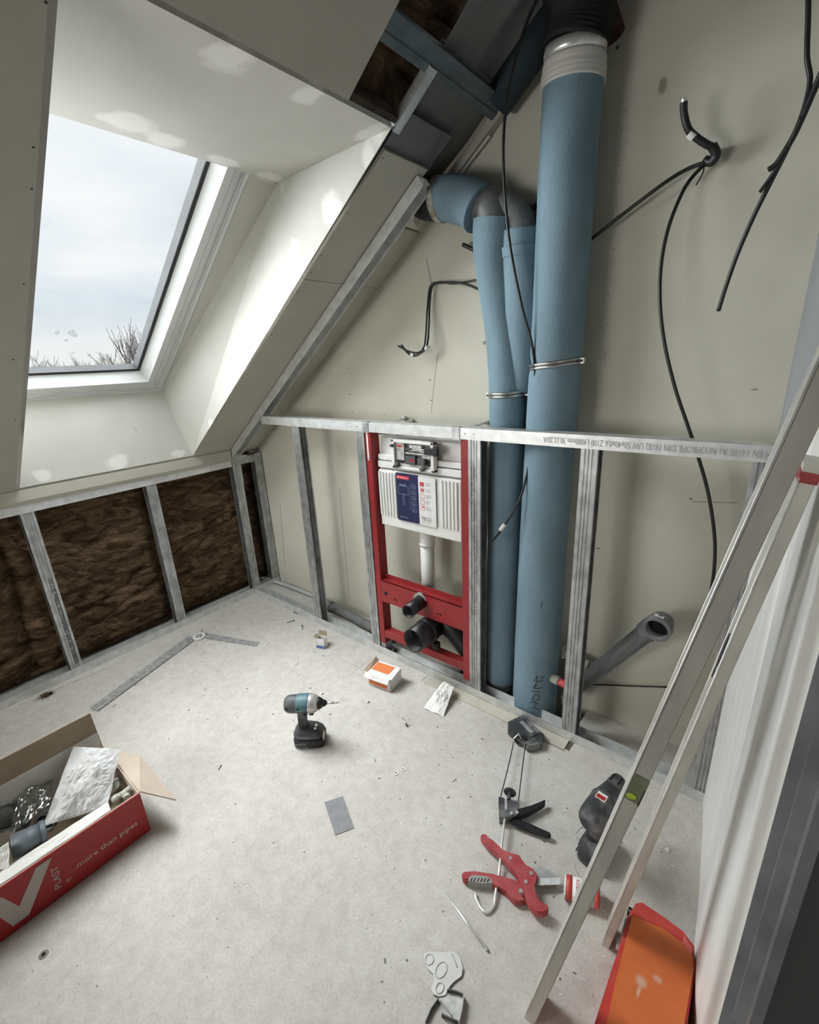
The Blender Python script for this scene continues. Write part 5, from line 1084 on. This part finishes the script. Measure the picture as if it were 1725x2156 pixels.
mb = MB(); mb.prism([tl[1]+up*.002, tl[2]+up*.002, tl[2]+up*.012+ex.normalized()*.008, tl[1]+up*.003+ex.normalized()*.008], (.001, 0, .0005)); mb.build('side_flap', m_paper, ob)
# small paper bag
crumple('paper_bag', 'crumpled white paper packet leaning at the partition floor track', [AZ(892, 1490, .002), AZ(934, 1509, .002), AZ(956, 1446, .045), AZ(934, 1434, .045)], m_paper, 21, .018, 30, cat='packet', bulge=.014)
pb_ = bpy.data.objects.get('paper_bag')
text('SCHRAUBEN', .007, AZ(918, 1462, .038), AZ(950, 1476, .03)-AZ(918, 1462, .038), AZ(925, 1440, .045)-AZ(918, 1462, .038), m_inkg, pb_, off=.004)
# screws, washers, crumbs
def screw(label, A, B, r=.0022):
    mb = MB(); A = Vector(A); B = Vector(B); d = (B-A); mb.tube([A, A+d*.10, A+d*.22, B-d*.12, B], [r*2.1, r*1.9, r, r*.9, r*.2], 8); tag(mb.build('screw', m_gasket), label, 'screw', 'loose drywall screws')
screw('drywall screw lying left of the small open box, nearer the corner', AZ(620, 1306, .003), AZ(603, 1311, .003)); screw('drywall screw lying just above left of the small open box', AZ(636, 1317, .003), AZ(638, 1325, .003))
screw('drywall screw lying against the partition floor track', AZ(619, 1289, .005), AZ(628, 1293, .003))
screw('thin dark nail lying left of the red cutter area on open floor', AZ(465, 1612, .003), AZ(460, 1622, .002), .0012)
def washer(label, px, py, r=.008):
    mb = MB(); c = AZ(px, py, .001); n_ = 20; k = [mb.b.verts.new(c+Vector((q*math.cos(2*math.pi*j/n_), q*math.sin(2*math.pi*j/n_), z))) for q, z in ((r, 0), (r, .0016), (r*.5, .0016), (r*.5, 0)) for j in range(n_)]
    for i in range(4):
        for j in range(n_): mb.b.faces.new((k[i*n_+j], k[i*n_+(j+1) % n_], k[((i+1) % 4)*n_+(j+1) % n_], k[((i+1) % 4)*n_+j]))
    tag(mb.build('washer', m_tape), label, 'washer', 'pale washers')
washer('pale washer on the floor, left of the pair', 834, 1628); washer('pale washer on the floor, right of the pair', 849, 1620)
mb = MB(); mb.tube([AZ(847, 1511, .004), AZ(856, 1526, .004)], .0036, 10); o = mb.build('wall_plug', m_silver); tag(o, 'small metal sleeve lying on open floor between driver and paper packet', 'sleeve')
mb = MB(); mb.tube([AZ(855, 1524, .004), AZ(858, 1529, .004)], .0042, 8); mb.build('plug_tip', m_darkg, o)
for (px, py, s, m_, lab) in [(775, 1479, .006, m_paper, 'white plaster crumb between the driver and the orange box'), (678, 1462, .006, m_paper, 'white plaster crumb behind the driver bit'), (1405, 1792, .006, m_paper, 'pale plaster crumb on the floor near the white jamb'), (567, 1462, .004, m_paper, 'tiny white crumb left of the driver')]:
    mb = MB(); bmesh.ops.create_icosphere(mb.b, subdivisions=2, radius=s)
    for v in mb.b.verts: v.co = v.co*(1+.35*noise.noise(v.co*260))*1.0+AZ(px, py, 0)+Vector((0, 0, s*.7)); v.co.z = max(v.co.z, .0005)
    tag(mb.build('plaster_crumb', m_), lab, 'crumb', 'plaster crumbs')
# scattered specks: uncountable
dk = MB(); lt = MB(); rnd = random.Random(3)
for i in range(400):
    x = rnd.uniform(-.6, 1.75); y = -abs(rnd.gauss(0, .55))-.03
    if y < -1.5: continue
    s = rnd.uniform(.0007, .0022); a = rnd.uniform(0, 6.28); e_ = rnd.choice((1, 1, 2.5)); dx_ = Vector((math.cos(a), math.sin(a), 0))*s*e_; dy_ = Vector((-math.sin(a), math.cos(a), 0))*s; p = Vector((x, y, .0003))
    (dk if i % 3 else lt).prism([p-dx_-dy_, p+dx_-dy_, p+dx_*.6+dy_, p-dx_+dy_*.7], (0, 0, s*.6))
for (px, py, n_) in ((895, 1325, 1), (1120, 1870, 0)):
    pass
for (p0, p1) in [((238, 1487), (244, 1483)), ((460, 1620), (468, 1610)), ((622, 1402), (629, 1396)), ((954, 1646), (961, 1640)), ((789, 1597), (791, 1604)), ((1336, 1742), (1341, 1748))]:
    a = AZ(*p0, .001); b_ = AZ(*p1, .001); dk.tube([a, b_], .0011, 5)
o = dk.build('dark_debris', m_gasket); tag(o, 'scattered dark specks and splinters all over the floor', 'debris', kind='stuff')
o = lt.build('plaster_dust', m_paper); tag(o, 'scattered white plaster grit all over the floor', 'debris', kind='stuff')
# scrap plastic and folded sheet metal at the bottom
def flat(pix, z=.004): return [AZ(px, py, z) for px, py in pix]
sc = thing('plastic_scrap', 'translucent white plastic offcut with round holes at the bottom of the picture', 'plastic scrap', AZ(935, 2060))
mb = MB(); out_px = [(893, 2008), (905, 2003), (930, 2005), (955, 2003), (968, 2015), (975, 2038), (972, 2055), (958, 2065), (946, 2078), (938, 2095), (925, 2098), (912, 2092), (908, 2080), (914, 2066), (912, 2050), (900, 2038), (893, 2022)]
mb.prism(flat(out_px, .0055), (0, 0, -.0015)); 
mb.build('plastic_plate', mat('milky_scrap', (.64, .64, .61), .4, var=.05), sc)
mb = MB()
for px, py, r, e_ in ((904, 2020, .012, .9), (929, 2042, .014, 1.2), (926, 2080, .010, 1)):
    c = AZ(px, py, .0062); mb.tube([c+Vector((r*math.cos(a)*.8, r*math.sin(a)*e_, 0)) for a in [i*2*math.pi/20 for i in range(21)]], .0013, 6, cap=False)
mb.tube([AZ(951, 2008, .0062), AZ(963, 2037, .0062)], .0013, 6); mb.split('cut_out', mat('scrap_cut_edge', (.54, .54, .51), .5), sc)
ms = thing('sheet_metal_scrap', 'bent galvanised sheet offcut with dark standing edges at the bottom of the picture', 'metal scrap', AZ(945, 2130))
def wallstrip(pts, z0, z1, m, nm='bent_edge', t=.002):
    mb = MB()
    for (a, b_) in zip(pts[:-1], pts[1:]):
        A_ = AZ(*a, 0); B_ = AZ(*b_, 0); n_ = Vector((-(B_-A_).y, (B_-A_).x, 0)).normalized()*t; mb.prism([A_+up*z0, B_+up*z0, B_+up*z1, A_+up*z1], n_)
    return mb.build(nm, m, ms)
mb = MB(); mb.prism(flat([(923, 2104), (941, 2088), (975, 2098), (972, 2125), (966, 2156), (935, 2146), (945, 2140)], .0025), (0, 0, -.002)); mb.build('sheet_base', mat('scuffed_pale_steel', (.50, .50, .47), .5, .3, var=.2, scale=60), ms)
m_ds = mat('dark_bent_steel', (.10, .10, .095), .5, .4, var=.3, scale=50)
wallstrip([(942, 2091), (960, 2094), (977, 2102)], .0, .012, m_ds); wallstrip([(923, 2106), (908, 2128), (896, 2156)], .0, .010, m_ds); wallstrip([(976, 2102), (973, 2130), (966, 2160)], .0, .018, m_silver); wallstrip([(927, 2110), (951, 2142)], .001, .006, m_inkg)
wallstrip([(930, 2142), (945, 2150), (965, 2158)], .0, .012, m_ds)
# wool tuft
mb = MB(); rnd = random.Random(11); c = AZ(97, 1466, .0)
for i in range(70):
    a = rnd.uniform(0, 6.28); l_ = rnd.uniform(.006, .026); p = c+Vector((rnd.gauss(0, .008), rnd.gauss(0, .012), rnd.uniform(.0015, .010))); q = p+Vector((math.cos(a)*l_*.6, math.sin(a)*l_, rnd.uniform(-.001, .006))); q.z = max(q.z, .002); mb.tube([p, (p+q)/2+Vector((0, 0, .003)), q], .0012, 4)
tag(mb.build('wool_tuft', m_wool), 'small brown tuft of mineral wool on the floor by the knee-wall track', 'wool tuft')
# drilled hole with a wooden plug at bottom left
mb = MB(); c = AZ(92, 2010, .0); mb.tube([c+Vector((0, 0, .0002)), c+Vector((0, 0, .0012))], .010, 20); o = mb.build('screw_hole', mat('dirty_filler', (.22, .19, .15), .9, var=.4, scale=120)); tag(o, 'dirty countersunk screw hole in the floor board at the bottom left', 'screw hole')
mb = MB(); mb.tube([c+Vector((0, 0, .001)), c+Vector((0, 0, .0018))], .0045, 14); mb.build('hole_centre', m_dark, o)
# floor seams
fs = MB()
def fseam(p0, p1, wd=.0007):
    a = AZ(*p0, 0); b_ = AZ(*p1, 0); d = (b_-a).normalized(); n = Vector((-d.y, d.x, 0))*wd; fs.prism([a-n, b_-n, b_+n, a+n], (0, 0, .0004))
fseam((40, 1485), (230, 1405), .0006); fseam((732, 1425), (783, 1386), .0006); fseam((887, 1434), (908, 1418), .0012); fseam((893, 1436), (1190, 1582), .0009)
struct('trim_8', fs, mat('dark_gap', (.10, .085, .065), .9))
nt_ = MB(); nt_.prism(flat([(1187, 1574), (1203, 1556), (1213, 1560), (1198, 1581)], .0006), (0, 0, -.0004)); struct('trim_9', nt_, mat('dirty_notch', (.10, .085, .06), .9))
